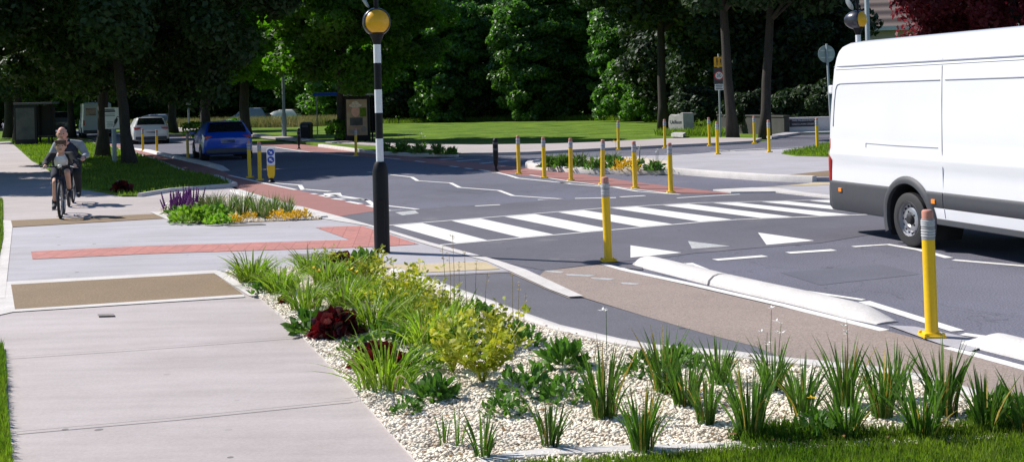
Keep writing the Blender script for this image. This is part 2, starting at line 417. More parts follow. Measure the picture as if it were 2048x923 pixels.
# left footpath, crossing plateau
PATH = [(-700, 1200), (-300, 620), (-160, 470), (-60, 400), (-40, 330), (-20, 285), (20, 283), (39, 300), (64, 323), (88, 335), (120, 360), (156, 378), (215, 388), (244, 394.6), (279, 394.6), (340, 384), (460, 374.5),
        (480, 383), (502, 392), (573, 410.5), (606, 415), (677, 434), (781, 463), (860, 487), (994, 523), (1052, 542), (1167, 596), (1138, 598), (1100, 583), (1018, 546), (868, 553), (795, 556),
        (740, 540), (600, 540), (449, 548), (519, 599), (609, 682), (770, 860), (826, 923), (960, 1075), (1100, 1235)]
sheet('footpath', PATH, .012, M['concrete'])
sheet('crossing_pavement', [(-90, 480), (22, 457), (333, 440), (366, 449), (642, 441), (679, 436), (781, 465), (860, 489), (994, 525), (1050, 543), (1015, 545), (868, 552), (795, 555), (740, 539), (600, 539), (452, 545), (430, 545), (22, 569), (-140, 590)], .016, M['concrete_grey'])
sheet('pavement_border', [(-200, 605), (18, 566), (432, 543), (450, 548), (520, 599), (497, 594), (428, 549), (22, 572), (30, 622), (487, 592), (490, 597), (26, 627), (-210, 680)], .020, M['kerb'])
sheet('resin_patch', [(22, 572), (428, 549), (487, 592), (30, 622)], .020, M['resin'])
sheet('resin_patch', [(22, 443), (320, 429), (333, 438), (25, 456)], .020, M['resin'])
sheet('pavement_border', [(-20, 440), (22, 443), (25, 456), (10, 600), (-70, 600), (-30, 456)], .022, M['kerb'])
sheet('pavement_border', [(300, 426), (319, 426), (366, 448), (350, 448)], .0235, M['kerb'])
# red tactile paving with slab pattern
def paver(name, ang, size, c, mort):
    m, nt, b, _ = nodes(name)
    tc = nt.nodes.new('ShaderNodeTexCoord'); mp = nt.nodes.new('ShaderNodeMapping')
    mp.inputs['Rotation'].default_value = (0, 0, ang); nt.links.new(tc.outputs['Object'], mp.inputs[0])
    bt = nt.nodes.new('ShaderNodeTexBrick'); bt.offset = 0
    nt.links.new(mp.outputs[0], bt.inputs[0])
    bt.inputs['Scale'].default_value = 1; bt.inputs['Brick Width'].default_value = size[0]; bt.inputs['Row Height'].default_value = size[1]
    bt.inputs['Mortar Size'].default_value = .006; bt.inputs['Mortar Smooth'].default_value = .2
    bt.inputs['Color1'].default_value = (*c, 1); bt.inputs['Color2'].default_value = (c[0] * 1.18, c[1] * 1.15, c[2] * 1.15, 1); bt.inputs['Mortar'].default_value = (*mort, 1)
    f = ramp(nt, noise(nt, 18, 3), .3, .7, (.85,) * 3 + (1,), (1.15,) * 3 + (1,))
    nt.links.new(mix(nt, 1.0, bt.outputs[0], f, 'MULTIPLY'), b.inputs['Base Color']); b.inputs['Roughness'].default_value = .85
    return m
d = P(740, 489) - P(62, 513); tang = -math.atan2(d.y, d.x)
M['tactile'] = paver('tactile_paving', tang, (.2, .2), (.40, .17, .145), (.30, .115, .10))
sheet('tactile_paving', [(62, 505.5), (300, 494), (700, 482), (631, 457), (725, 454), (838, 491), (754, 496), (300, 510), (65, 521)], .021, M['tactile'])
sheet('yellow_slab', [(755, 534), (968, 526), (1000, 541), (868, 547), (790, 551)], .021, M['yellowslab'])
sheet('pavement_border', [(573, 411), (606, 415.5), (677, 434.5), (781, 463.5), (860, 487.5), (994, 523.5), (1052, 542.5), (1166, 596), (1138, 597.5), (1100, 583), (1018, 545), (975, 526), (850, 491), (735, 454), (642, 439)], .0245, M['kerb'])
# cycle track: dark asphalt branch and buff surfacing
sheet('cycle_track', [(795, 556), (868, 553), (1018, 546), (1100, 583), (1138, 598), (1167, 597), (1292, 634), (1420, 671), (1511, 694), (1640, 735), (1680, 760), (1500, 745), (1290, 715), (1100, 672), (860, 585)], .006, M['asphalt_cycle'])
sheet('cycle_track', [(1078, 553), (1090, 542), (1208, 529), (1252, 543), (1500, 601), (1769, 661), (1896, 695), (2048, 735), (2400, 820), (2400, 1010), (2048, 840), (1902, 800), (1836, 778), (1640, 750), (1511, 694), (1420, 671), (1292, 634), (1167, 596)], .008, M['buff'])
# far cycle tracks in red
sheet('cycle_track', [(446, 342), (461, 349), (533, 368), (590, 379), (687, 401), (751, 413), (770, 419), (677, 433), (606, 414), (573, 410), (502, 391.5), (470, 374), (430, 354)], .003, M['redtrack'])
sheet('cycle_track', [(446, 342), (430, 354), (365, 343), (300, 317), (250, 302), (180, 286), (60, 270), (60, 267), (190, 281), (262, 294), (310, 306), (376, 323)], .0025, M['redtrack'])
sheet('cycle_track', [(330, 267), (420, 276), (508, 286.5), (576, 286), (684, 297), (711, 304), (765, 308), (878, 318), (991, 329), (1057, 337), (1130, 344), (1202, 353), (1267, 363.5), (1426, 382.5), (1462, 386.5), (1400, 388), (1343, 386), (1274, 377.5), (1123, 359.5), (996, 345), (909, 333.5), (761, 316), (709, 312), (600, 301), (549, 293), (420, 281), (330, 270.5)], .003, M['redtrack'])

# far side: pavement, islands
FARPAV = [(330, 262), (355, 257), (440, 261), (520, 271), (577, 277), (640, 283), (740, 289), (860, 293), (960, 294), (1104, 292), (1191, 289), (1321, 282), (1430, 279.6), (1524, 281), (1509, 286.5),
          (1430, 291), (1321, 296), (1191, 302.5), (1057, 309.5), (960, 311.5), (918, 312), (905, 309), (860, 304), (740, 294), (640, 287), (540, 278), (430, 266)]
sheet('far_pavement', FARPAV, .11, M['concrete'], .0) if False else sheet('far_pavement', FARPAV, .0, M['concrete'], .10)
ISL = [(1057, 333), (1079, 327.5), (1150, 322), (1278, 317.5), (1357, 316), (1430, 310), (1538, 305), (1639, 299.5), (1700, 296), (1780, 296), (1800, 345), (1800, 362), (1629, 363.5), (1581, 361), (1538, 358), (1430, 350.5), (1354, 345.5), (1330, 346), (1198, 345.5), (1120, 341), (1062, 336)]
sheet('island_pavement', ISL, .0, M['concrete_grey'], .09)
def kerb(pts, name='kerb', h=.13, w=.15, m='kerb', closed=False, lift=0.0, label=None):
    mb = MB(); mb.sweep(W(pts), [(w / 2, lift), (w / 2 - .005, lift + h - .02), (w / 2 - .02, lift + h), (-w / 2 + .02, lift + h), (-w / 2 + .005, lift + h - .02), (-w / 2, lift)])
    return structure(mb.build(name, M[m], smooth=35), label)
kerb([(1079, 328), (1062, 331), (1058, 334), (1066, 337.5), (1120, 343), (1198, 347.5), (1330, 347.5), (1354, 348), (1430, 354), (1538, 361.5), (1581, 363.5), (1629, 365)], h=.14, w=.2)
sheet('island_pavement', [(1426, 381), (1504, 377), (1532, 375.5), (1591, 371), (1629, 366), (1700, 366), (1900, 366), (1960, 398), (1667, 396.5), (1625, 391), (1551, 383.5), (1462, 384)], .0, M['concrete_grey'], .020)
sheet('kerb', [(1426, 381.2), (1504, 377.2), (1556, 378.5), (1608, 386.5), (1667, 393.5), (1900, 402), (1900, 408), (1667, 398), (1625, 393.5), (1551, 385), (1462, 386)], .0, M['kerb'], .026)
sheet('resin_patch', [(1571, 358.5), (1670, 348), (1900, 346), (1900, 361), (1629, 362)], .094, M['resin'])
sheet('yellow_slab', [(1532, 376), (1600, 371), (1629, 367), (1850, 367), (1800, 370), (1660, 371.5)], .025, M['yellowslab'])
gm = MB(); gm.poly(W([(1563, 314), (1630, 301.5), (1646, 296), (1690, 293), (2000, 292), (2000, 325), (1672, 321), (1591, 318.5)]), 0, .12); structure(gm.build('verge', M['lawn']))
sheet('far_pavement', [(1545, 278.5), (1600, 269.5), (1690, 267.5), (1900, 264), (1900, 262), (1690, 264), (1590, 266), (1530, 276)], .0, M['concrete_grey'], .1)
# verge on the left between the footpath and the cycle track
VERGE = [(39, 300), (64, 323), (88, 335), (120, 360), (156, 378), (215, 388), (244, 394.6), (279, 394.6), (340, 384), (458, 374), (470, 371.5), (432, 356), (365, 344), (300, 318), (250, 303), (215, 293), (150, 281), (60, 271), (20, 281)]
gm = MB(); gm.poly(W(VERGE), 0, .05); structure(gm.build('verge', M['lawn']))
kerb([(279, 394.6), (340, 384.5), (458, 374.5), (470, 372), (432, 356)], h=.09, w=.12, m='kerb')
kerb([(365, 343.5), (300, 317.5), (250, 302.5), (180, 286.5), (60, 270.5)], h=.08, w=.12, m='kerb')
# grass margins: bottom left, left of the path and bottom right of the planting bed
LAWN_R = [(1080, 925), (1380, 909), (1470, 890), (1600, 886), (1680, 884), (1765, 889), (1905, 884), (2048, 872), (2300, 850), (2500, 1300), (1000, 1300)]
LAWN_L = [(8, 700), (11, 760), (15, 860), (20, 925), (40, 1200), (-500, 1200), (-160, 700)]
LAWN_L2 = [(5, 400), (6, 480), (-10, 560), (-400, 620), (-160, 420)]
for nm, pl in (('lawn', LAWN_R), ('lawn', LAWN_L), ('lawn', LAWN_L2)):
    gm = MB(); gm.poly(W(pl), .0, .034); structure(gm.build(nm, M['lawn']))

# ---------------------------------------------------------------- planting bed edges
BED_L = [(449, 548), (480, 568), (519, 599), (560, 634), (609, 682), (690, 768), (770, 860), (826, 923), (890, 995)]
BED_R = [(780, 549), (860, 578), (960, 616), (1020, 640), (1100, 669), (1225, 699), (1290, 711), (1460, 726), (1520, 735), (1640, 747), (1740, 758), (1836, 776), (1902, 797), (2048, 840), (2200, 882)]
mb = MB(); mb.sweep(W(BED_L), [(.17, .01), (.168, .024), (.004, .026), (0, .0)]); structure(mb.build('bed_edging', M['kerb']))
mb = MB(); mb.sweep(W(BED_R), [(.13, .0), (.125, .055), (.105, .068), (.02, .068), (0, .055), (0, .0)]); structure(mb.build('kerb', M['kerb'], smooth=35))
mb = MB(); mb.sweep(W([(960, 937), (1080, 921), (1250, 914), (1400, 909.5), (1490, 906)]), [(.05, .0), (.05, .05), (-.05, .05), (-.05, .0)]); structure(mb.build('bed_edging', M['kerb_white']))
BED = BED_L + [(1000, 985), (1300, 925), (1500, 915), (1800, 905), (2100, 885), (2200, 884)] + BED_R[::-1][1:] + [(740, 540), (600, 540)]
sheet('bed_floor', BED, .024, M['soil'])
FARBED = [(319, 426), (366, 448), (450, 448.5), (642, 441), (642, 436), (600, 425), (573, 419), (502, 395), (396, 399), (330, 412)]
sheet('bed_floor', FARBED, .028, M['soil'])
kerb([(642, 438), (573, 415), (502, 393.5), (470, 383)], h=.05, w=.25, m='kerb_white')
sheet('bed_floor', [(1083, 331), (1150, 326), (1278, 321), (1340, 329), (1343, 342), (1198, 342.5), (1120, 338)], .098, M['soil'])
FL = [(590, 285), (640, 289), (740, 296), (860, 305), (905, 310), (912, 313), (830, 312.5), (760, 308), (715, 303), (640, 293)]
gm = MB(); gm.poly(W(FL), 0, .10); structure(gm.build('verge', M['lawn']))
kerb([(640, 293.5), (715, 303.5), (760, 308.8), (830, 313.2), (915, 313.4)], h=.12, w=.18)

# ---------------------------------------------------------------- separator kerbs of the cycle track
prof = [(.155, 0), (.14, .045), (.09, .09), (.03, .10), (-.03, .10), (-.09, .085), (-.14, .045), (-.155, 0)]
def separator(pts, ends=(1, 1)):
    mb = MB(); w = W(pts); n = len(w); vs = []; k = len(prof)
    for i, p in enumerate(w):
        d = (w[min(i + 1, n - 1)] - w[max(i - 1, 0)]).normalized(); nr = Vector((-d.y, d.x, 0))
        hk = .12 if (i == 0 and ends[0]) or (i == n - 1 and ends[1]) else 1
        for a, h in prof: vs.append(p + nr * a * (1 if hk == 1 else .75) + Vector((0, 0, h * hk + .002)))
    fs = [tuple(reversed((i * k + j, i * k + j + 1, (i + 1) * k + j + 1, (i + 1) * k + j))) for i in range(n - 1) for j in range(k - 1)]
    fs += [tuple(range(k)), tuple((n - 1) * k + j for j in range(k - 1, -1, -1))]
    mb.add(vs, fs); return structure(mb.build('separator_kerb', M['kerb_white'], smooth=50))
separator([(1280, 527), (1294, 530), (1370, 549), (1441, 567)], (1, 0))
separator([(1445, 568), (1520, 585.5), (1604, 604), (1690, 625), (1716, 632), (1775, 646)], (0, 1))
separator([(1935, 684), (1990, 694), (2060, 711), (2200, 747), (2350, 787)])
separator([(452, 341.5), (440, 337), (410, 329), (376, 321), (345, 314.5), (300, 304), (258, 295)])
sheet('separator_strip', [(1205, 526), (1285, 528), (1285, 541), (1240, 536)], .010, M['asphalt_cycle'])
sheet('separator_strip', [(1775, 652), (1830, 655), (1990, 688), (1940, 705), (1880, 690)], .012, M['concrete_grey'])

# ---------------------------------------------------------------- painted markings
zb = MB()
BE = [(873, 491), (1020, 478), (1180, 464), (1397, 445), (1474, 439.5), (1720, 430), (1900, 424)]
TE = [(775, 451.2), (1010, 432.5), (1220, 415.5), (1397, 406), (1511, 403.5), (1667, 399.6), (1850, 396)]
def yat(L, x):
    for (a, b), (c, d) in zip(L, L[1:]):
        if a <= x <= c: return b + (d - b) * (x - a) / (c - a)
    return L[-1][1]
TL = [785.5, 903, 1009, 1116, 1221.5, 1325, 1426, 1523, 1618, 1712]
TRr = [845, 961, 1070, 1167, 1274, 1378, 1474, 1573, 1667, 1760]
BL = [912, 1040, 1163, 1281, 1400, 1522, 1640, 1750, 1850, 1890]
BR = [975, 1107, 1223, 1344.6, 1463, 1585, 1700, 1808, 1895, 1899]
for a, b, c, d_ in zip(TL, TRr, BR, BL):
    zb.poly(W([(a, yat(TE, a) + .8), (b, yat(TE, b) + .8), (c, yat(BE, c) - 1.2), (d_, yat(BE, d_) - 1.2)]), .006)
zb.ribbon(W(BE), .06, .0075); zb.ribbon(W(TE), .06, .0075)
structure(zb.build('zebra_crossing', M['paint']))
mk = MB()
mk.poly(W([(1261, 491), (1363, 505.7), (1261, 515.5)]), .006)
mk.poly(W([(1516, 465.5), (1629, 481.5), (1533, 490)]), .006)
def line(pts, w=.10, z=.0050): mk.ribbon(W(pts), w, z)
line([(1430, 520), (1530, 512)], .14); line([(1576, 506), (1668, 500)], .14)
line([(1706, 493.5), (1776, 489), (1840, 500), (1898, 516)], .10); line([(1907, 520), (2048, 532), (2200, 546)], .10)
line([(1343, 530), (1378, 526.5), (1418, 543), (1458, 560)], .10); line([(1500, 570), (1600, 581), (1727, 600)], .07)
line([(1728, 603), (1915, 662)], .12); line([(1925, 668), (2019, 681)], .10)
line([(1207, 528), (1252, 541), (1390, 571), (1560, 610), (1769, 662)], .10, .0090)
line([(1896, 696), (2048, 737), (2300, 803)], .10, .0090)
line([(736, 344), (824, 354.5), (835, 361.6), (901.5, 366), (919, 375), (998, 381), (1026, 391.5), (1123, 398), (1076, 399.6)], .095)
line([(680, 395), (733, 399.5), (750, 412)], .10); line([(752, 409), (835, 418.5), (778, 421.3), (735, 411)], .10)
line([(549, 366), (600, 370.5), (606, 380)], .10); line([(608, 378.5), (660, 383)], .11); line([(664, 386.5), (667, 392)], .35); line([(664, 389.5), (720, 397.6), (736, 401)], .11)
line([(457.5, 350.5), (533, 367.5), (592, 379.5)], .09); line([(623, 387.2), (633, 388.5)], .1); line([(641, 390.3), (658, 394)], .12); line([(666, 397), (688, 399.7)], .12); line([(695, 403), (722, 408)], .12)
line([(504, 293), (549, 294.5), (600, 302), (709, 313)], .12)
line([(1354, 396), (1430, 391), (1480, 388.5)], .08); line([(950, 412), (1000, 409.5)], .10); line([(1150, 397), (1232, 395.5)], .12); line([(1240, 394), (1290, 391.5)], .12)
line([(946, 344.5), (995, 345.5), (1017, 350.5), (1036, 356.5), (1140, 367)], .10); line([(1110, 363), (1140, 368), (1215, 374)], .08); line([(1215, 372), (1275, 383), (1360, 389)], .08)
line([(1060, 350), (1140, 363), (1270, 378.5), (1340, 387)], .07)
line([(767, 315.6), (800, 318.5)], .1); line([(830, 322), (850, 324)], .1); line([(900, 332.5), (916, 334)], .12); line([(930, 336.4), (944, 338)], .12); line([(960, 340), (978, 342.5)], .12)
line([(880, 318.8), (925, 316)], .16); line([(913, 322.5), (960, 319.2)], .16); line([(961, 327), (1016, 322)], .16)
line([(1330, 308), (1400, 309.8), (1432, 312)], .07); line([(1420, 304), (1538, 297), (1640, 292)], .07); line([(1436, 300), (1500, 305), (1538, 303)], .07); line([(1460, 301), (1530, 297)], .10)
line([(200, 283), (240, 284.5)], .12); line([(100, 268), (150, 269.5)], .10)
structure(mk.build('road_marking', M['paint']))
wk = MB(); wk.poly(W([(1376, 482.5), (1460, 492.5), (1384, 498)]), .006)
for x, y, w_ in ((1090, 542, 40), (1130, 549, 60), (1180, 556, 50), (1240, 566, 40)): wk.poly(W([(x, y), (x + w_, y + 2), (x + w_ * .8, y + 5), (x + 6, y + 3)]), .0096)
wk.poly(W([(790, 425), (830, 421), (838, 427), (805, 431)]), .006)
structure(wk.build('worn_marking', M['paint_worn']))
# joints between the concrete slabs
jt = MB()
for a, w_ in (([(17, 720), (300, 701), (601, 678)], .010), ([(30, 871.5), (350, 843), (702, 807)], .012), ([(-40, 500), (60, 497)], .008), ([(-30, 540), (48, 540)], .008)):
    jt.ribbon(W(a), w_, .0262)
jt.poly(W([(195, 633), (228, 632), (229, 636), (196, 637)]), .0262)
structure(jt.build('pavement_joint', M['joint']))
for pts, lab in (([(441, 452.3), (523, 449.3), (532, 451.8), (456, 455)], 'dark rectangular cover in the pavement beside the purple flower bed'), ([(576, 512), (677, 509.5), (691, 515), (590, 520)], 'dark rectangular cover in the pavement beside the near planting bed')):
    mb = MB(); mb.poly(W(pts), .0, .0265); o = mb.build('manhole_cover', M['manhole'])
    tag(o, lab, 'manhole cover', 'covers set into the crossing pavement')

# ---------------------------------------------------------------- gravel stones (nobody could count them)
def pebbles(name, poly, n, size, z, seed, m='gravel', rows=None):
    rng = np.random.default_rng(seed)
    xy = scatter(poly, n, rng)
    t = (1 + 5 ** .5) / 2
    base = unit(np.array([(-1, t, 0), (1, t, 0), (-1, -t, 0), (1, -t, 0), (0, -1, t), (0, 1, t), (0, -1, -t), (0, 1, -t), (t, 0, -1), (t, 0, 1), (-t, 0, -1), (-t, 0, 1)], float))
    ff = np.array([(0, 11, 5), (0, 5, 1), (0, 1, 7), (0, 7, 10), (0, 10, 11), (1, 5, 9), (5, 11, 4), (11, 10, 2), (10, 7, 6), (7, 1, 8), (3, 9, 4), (3, 4, 2), (3, 2, 6), (3, 6, 8), (3, 8, 9), (4, 9, 5), (2, 4, 11), (6, 2, 10), (8, 6, 7), (9, 8, 1)])
    s = rng.uniform(.45, 1.25, (n, 1, 1)) * size * np.stack([np.ones(n), rng.uniform(.45, .85, n), rng.uniform(.35, .65, n)], 1)[:, None, :]
    V = base[None] * (1 + rng.normal(0, .13, (n, 12, 1))) * s
    a = rng.uniform(0, 6.28, n); tl = rng.normal(0, .35, n)
    ct, st = np.cos(tl)[:, None], np.sin(tl)[:, None]
    y, zz = V[..., 1] * ct - V[..., 2] * st, V[..., 1] * st + V[..., 2] * ct
    ca, sa = np.cos(a)[:, None], np.sin(a)[:, None]
    X = V[..., 0] * ca - y * sa + xy[:, :1]; Y = V[..., 0] * sa + y * ca + xy[:, 1:]
    Z = zz + z + rng.uniform(0, .011, n)[:, None]
    F_ = (ff[None] + 12 * np.arange(n)[:, None, None]).reshape(-1, 3)
    o = link(name, np_mesh(name, np.stack([X, Y, Z], -1).reshape(-1, 3), [F_], M[m])); o['kind'] = 'stuff'
    o['label'] = 'pale stone gravel covering the planting bed'; o['category'] = 'gravel'
    return o
pebbles('gravel', [p.xy for p in W(BED)], 70000, .0160, .034, 3)
pebbles('gravel', [p.xy for p in W(FARBED)], 5000, .024, .036, 5)

# tarmac repairs and dead leaves
pm_ = MB(); pm_.poly(W([(1560, 545), (1760, 528), (1840, 548), (1640, 570)]), .0025); pm_.poly(W([(905, 372), (985, 379), (960, 388), (880, 381)]), .0025); pm_.poly(W([(1310, 545), (1370, 560), (1400, 556), (1345, 541)]), .0025)
structure(pm_.build('road_repair', surf('road_repair', (.105, .105, .135), .9, .12, .8, 70, .3)))
def litter(poly, n, seed, z, size):
    rng = np.random.default_rng(seed); xy = scatter([p.xy for p in W(poly)], n, rng); c = np.concatenate([xy, np.full((n, 1), z) + rng.uniform(0, .012, (n, 1))], 1)
    a = rng.uniform(0, 6.28, n); t = np.stack([np.cos(a), np.sin(a), rng.normal(0, .2, n)], 1); b = np.stack([-np.sin(a), np.cos(a), rng.normal(0, .3, n)], 1); L = size * rng.uniform(.5, 1.3, (n, 1))
    V = np.stack([c - t * L, c + b * L * .45, c + t * L, c - b * L * .45], 1).reshape(-1, 3); V[:, 2] = np.maximum(V[:, 2], z + .002)
    o = link('leaf_litter', np_mesh('leaf_litter', V, [np.arange(4 * n).reshape(n, 4)], M['litter'])); o['kind'] = 'stuff'; o['label'] = 'scattered brown dead leaves lying on the planting bed gravel'; o['category'] = 'leaf litter'
litter(BED, 420, 8, .070, .022)
# ================================================================ street furniture
def text_mesh(name, s, size, m, parent, loc, rot, align='CENTER', depth=.002):
    cu = bpy.data.curves.new(name, 'FONT'); cu.body = s; cu.size = size; cu.align_x = align; cu.align_y = 'CENTER'; cu.extrude = depth
    o = bpy.data.objects.new(name + '_tmp', cu); col.objects.link(o)
    dg = bpy.context.evaluated_depsgraph_get()
    me = bpy.data.meshes.new_from_object(o.evaluated_get(dg)); bpy.data.objects.remove(o)
    me.materials.clear(); t = link(name, me, m, parent); t.location = loc; t.rotation_euler = rot
    return t
def disc(name, r, m, parent, loc, rot=(R(90), 0, 0), th=.004, n=28):
    mb = MB(); mb.lathe([(r, 0), (r, th)], n); o = mb.build(name, m, parent); o.location = loc; o.rotation_euler = rot; return o

# ---- pencil bollards
def pencil(label, loc, tilt=(0, 0)):
    t = thing('pencil_bollard', label, 'bollard', loc, 0, 'yellow bollards shaped like pencils')
    mb = MB(); mb.frustum((0, 0, 0), (.168, .168), (.163, .163), .018); mb.frustum((0, 0, .018), (.13, .13), (.108, .108), .016)
    for a in (-1, 1):
        for b in (-1, 1): mb.lathe([(.014, .018), (.014, .034), (.006, .038), (0, .038)], 8, c=(a * .066, b * .066, 0))
    mb.build('base_plate', M['yellow'], t, bevel=.003)
    mb = MB(); mb.lathe([(.054, .03), (.0475, .06), (.0475, .74)], 24); mb.build('shaft', M['yellow'], t, smooth=40)
    mb = MB(); mb.lathe([(.049, .735), (.0485, .745), (.0485, .885), (.047, .892), (.043, .892)], 24); f = mb.build('ferrule', M['pencil_grey'], t, smooth=40)
    mb = MB()
    for z in (.765, .785, .805, .845, .86, .875): mb.lathe([(.0486, z - .005), (.0515, z - .003), (.0515, z + .003), (.0486, z + .005)], 24)
    mb.build('ring', M['pencil_ring'], f, smooth=50)
    mb = MB(); mb.lathe([(.042, .885), (.042, .945), (.038, .955), (.030, .96), (0, .961)], 24); mb.build('eraser', M['eraser'], t, smooth=50)
    return t
M['pencil_ring'] = surf('ferrule_ring', (.55, .55, .57), .45, .05, 8)
PEN = [((1864, 672), 'tall yellow pencil bollard in front of the white van wheel'), ((1217, 522), 'yellow pencil bollard at the end of the white separator kerb by the zebra crossing'),
       ((1038, 348), 'yellow pencil bollard beside the black wasp-waisted post on the red track'), ((1089, 356), 'yellow pencil bollard at the rounded tip of the island planting bed'),
       ((1142, 361.5), 'yellow pencil bollard before the green leaves in the middle of the island bed'), ((1205, 369), 'yellow pencil bollard on the red track partly hidden by the nearer pencil bollard'),
       ((1270.5, 377), 'yellow pencil bollard before the yellow tuft of the island bed'), ((1342, 385.5), 'yellow pencil bollard at the zebra end of the row along the red track'),
       ((1237, 300), 'yellow pencil bollard on the far pavement in front of the lawn'), ((1330, 296.5), 'yellow pencil bollard on the far pavement just before the carved stone'),
       ((1419.5, 291.5), 'yellow pencil bollard on the far pavement beside the speed sign pole'), ((1435.5, 308.5), 'yellow pencil bollard at the edge of the island concrete facing the speed sign'),
       ((1509, 287), 'yellow pencil bollard at the far kerb corner of the side road'), ((1538.5, 304.5), 'yellow pencil bollard on the island concrete before the side road hatching'),
       ((1635, 299), 'yellow pencil bollard at the grass corner near the leaning round sign'), ((712, 312), 'yellow pencil bollard at the foot of the bus shelter poster'),
       ((500, 355), 'yellow pencil bollard behind the rear corner of the blue car'), ((520, 360.5), 'yellow pencil bollard right next to the blue arrow bollard'),
       ((286, 302.5), 'yellow pencil bollard in front of the white car tyre'), ((314, 307), 'yellow pencil bollard before the white car rear bumper'), ((376, 320), 'yellow pencil bollard on the separator kerb between the white and blue cars')]
p0 = None
prng = random.Random(4)
for (px, py), lab in PEN:
    z = .012 if py > 400 else 0.0
    if px in (1435.5, 1538.5, 1635): z = .09
    if px in (1237, 1330, 1419.5, 1509): z = .10
    loc = P(px, py, z)
    if p0 is None: p0 = pencil(lab, loc); o = p0
    else: o = dup(p0, lab, loc, prng.uniform(0, .3))
    o.rotation_euler = (prng.uniform(-.012, .012), prng.uniform(-.014, .014) + (.03 if px == 1205 else 0) + (-.015 if px in (1217, 1419.5) else 0), prng.uniform(-.15, .15))

# ---- black posts with a waist
def waisted_post(label, loc):
    t = thing('flexible_post', label, 'bollard', loc, 0, 'black flexible posts')
    mb = MB(); mb.lathe([(.09, 0), (.09, .015), (.05, .035), (.03, .10), (.038, .15), (.066, .24), (.070, .30), (.070, .78), (.06, .83), (.03, .86), (0, .865)], 20); mb.build('shaft', M['black'], t, smooth=45)
    mb = MB()
    for z in (.55, .70): mb.lathe([(.0705, z), (.072, z + .004), (.072, z + .05), (.0705, z + .054)], 20)
    mb.build('band', M['dark_trim'], t, smooth=45)
    return t
w0 = waisted_post('black post with a narrow waist on the red track by the side road mouth', P(992, 343))
dup(w0, 'black post with a narrow waist beside the litter bin', P(598, 298))

# ---- keep-left style arrow bollard
t = thing('arrow_bollard', 'yellow and white bollard with two round blue arrow signs', 'bollard', P(543, 365), R(6))
mb = MB(); mb.lathe([(.08, 0), (.08, .03), (.05, .06), (.05, .10), (.06, .11)], 16); mb.build('base', M['black'], t, smooth=40)
mb = MB(); pr = [(-.055, .10), (.055, .10), (.085, .19), (.095, .42), (-.095, .42), (-.085, .19)]
def slab(mb, pr, y0, y1):
    n = len(pr); mb.add([(x, y0, z) for x, z in pr] + [(x, y1, z) for x, z in pr], [tuple(range(n)), tuple(range(2 * n - 1, n - 1, -1))] + [(i, i + n, (i + 1) % n + n, (i + 1) % n) for i in range(n)])
slab(mb, pr, -.035, .035); mb.build('body', M['yellow'], t, smooth=30, bevel=.008)
mb = MB(); slab(mb, [(-.095, .422), (.095, .422), (.095, .80), (.07, .83), (-.07, .83), (-.095, .80)], -.035, .035); pn = mb.build('sign_panel', M['sign_white'], t, smooth=30, bevel=.008)
for z, ang in ((.73, -40), (.55, 140)):
    d = disc('arrow_sign', .083, M['sign_blue'], t, (0, -.036, z)); mb = MB()
    mb.poly([(-.055, -.012), (.0, -.012), (.0, -.04), (.055, 0), (.0, .04), (.0, .012), (-.055, .012)], .0055); a = mb.build('arrow', M['sign_white'], d); a.rotation_euler = (0, 0, R(ang))

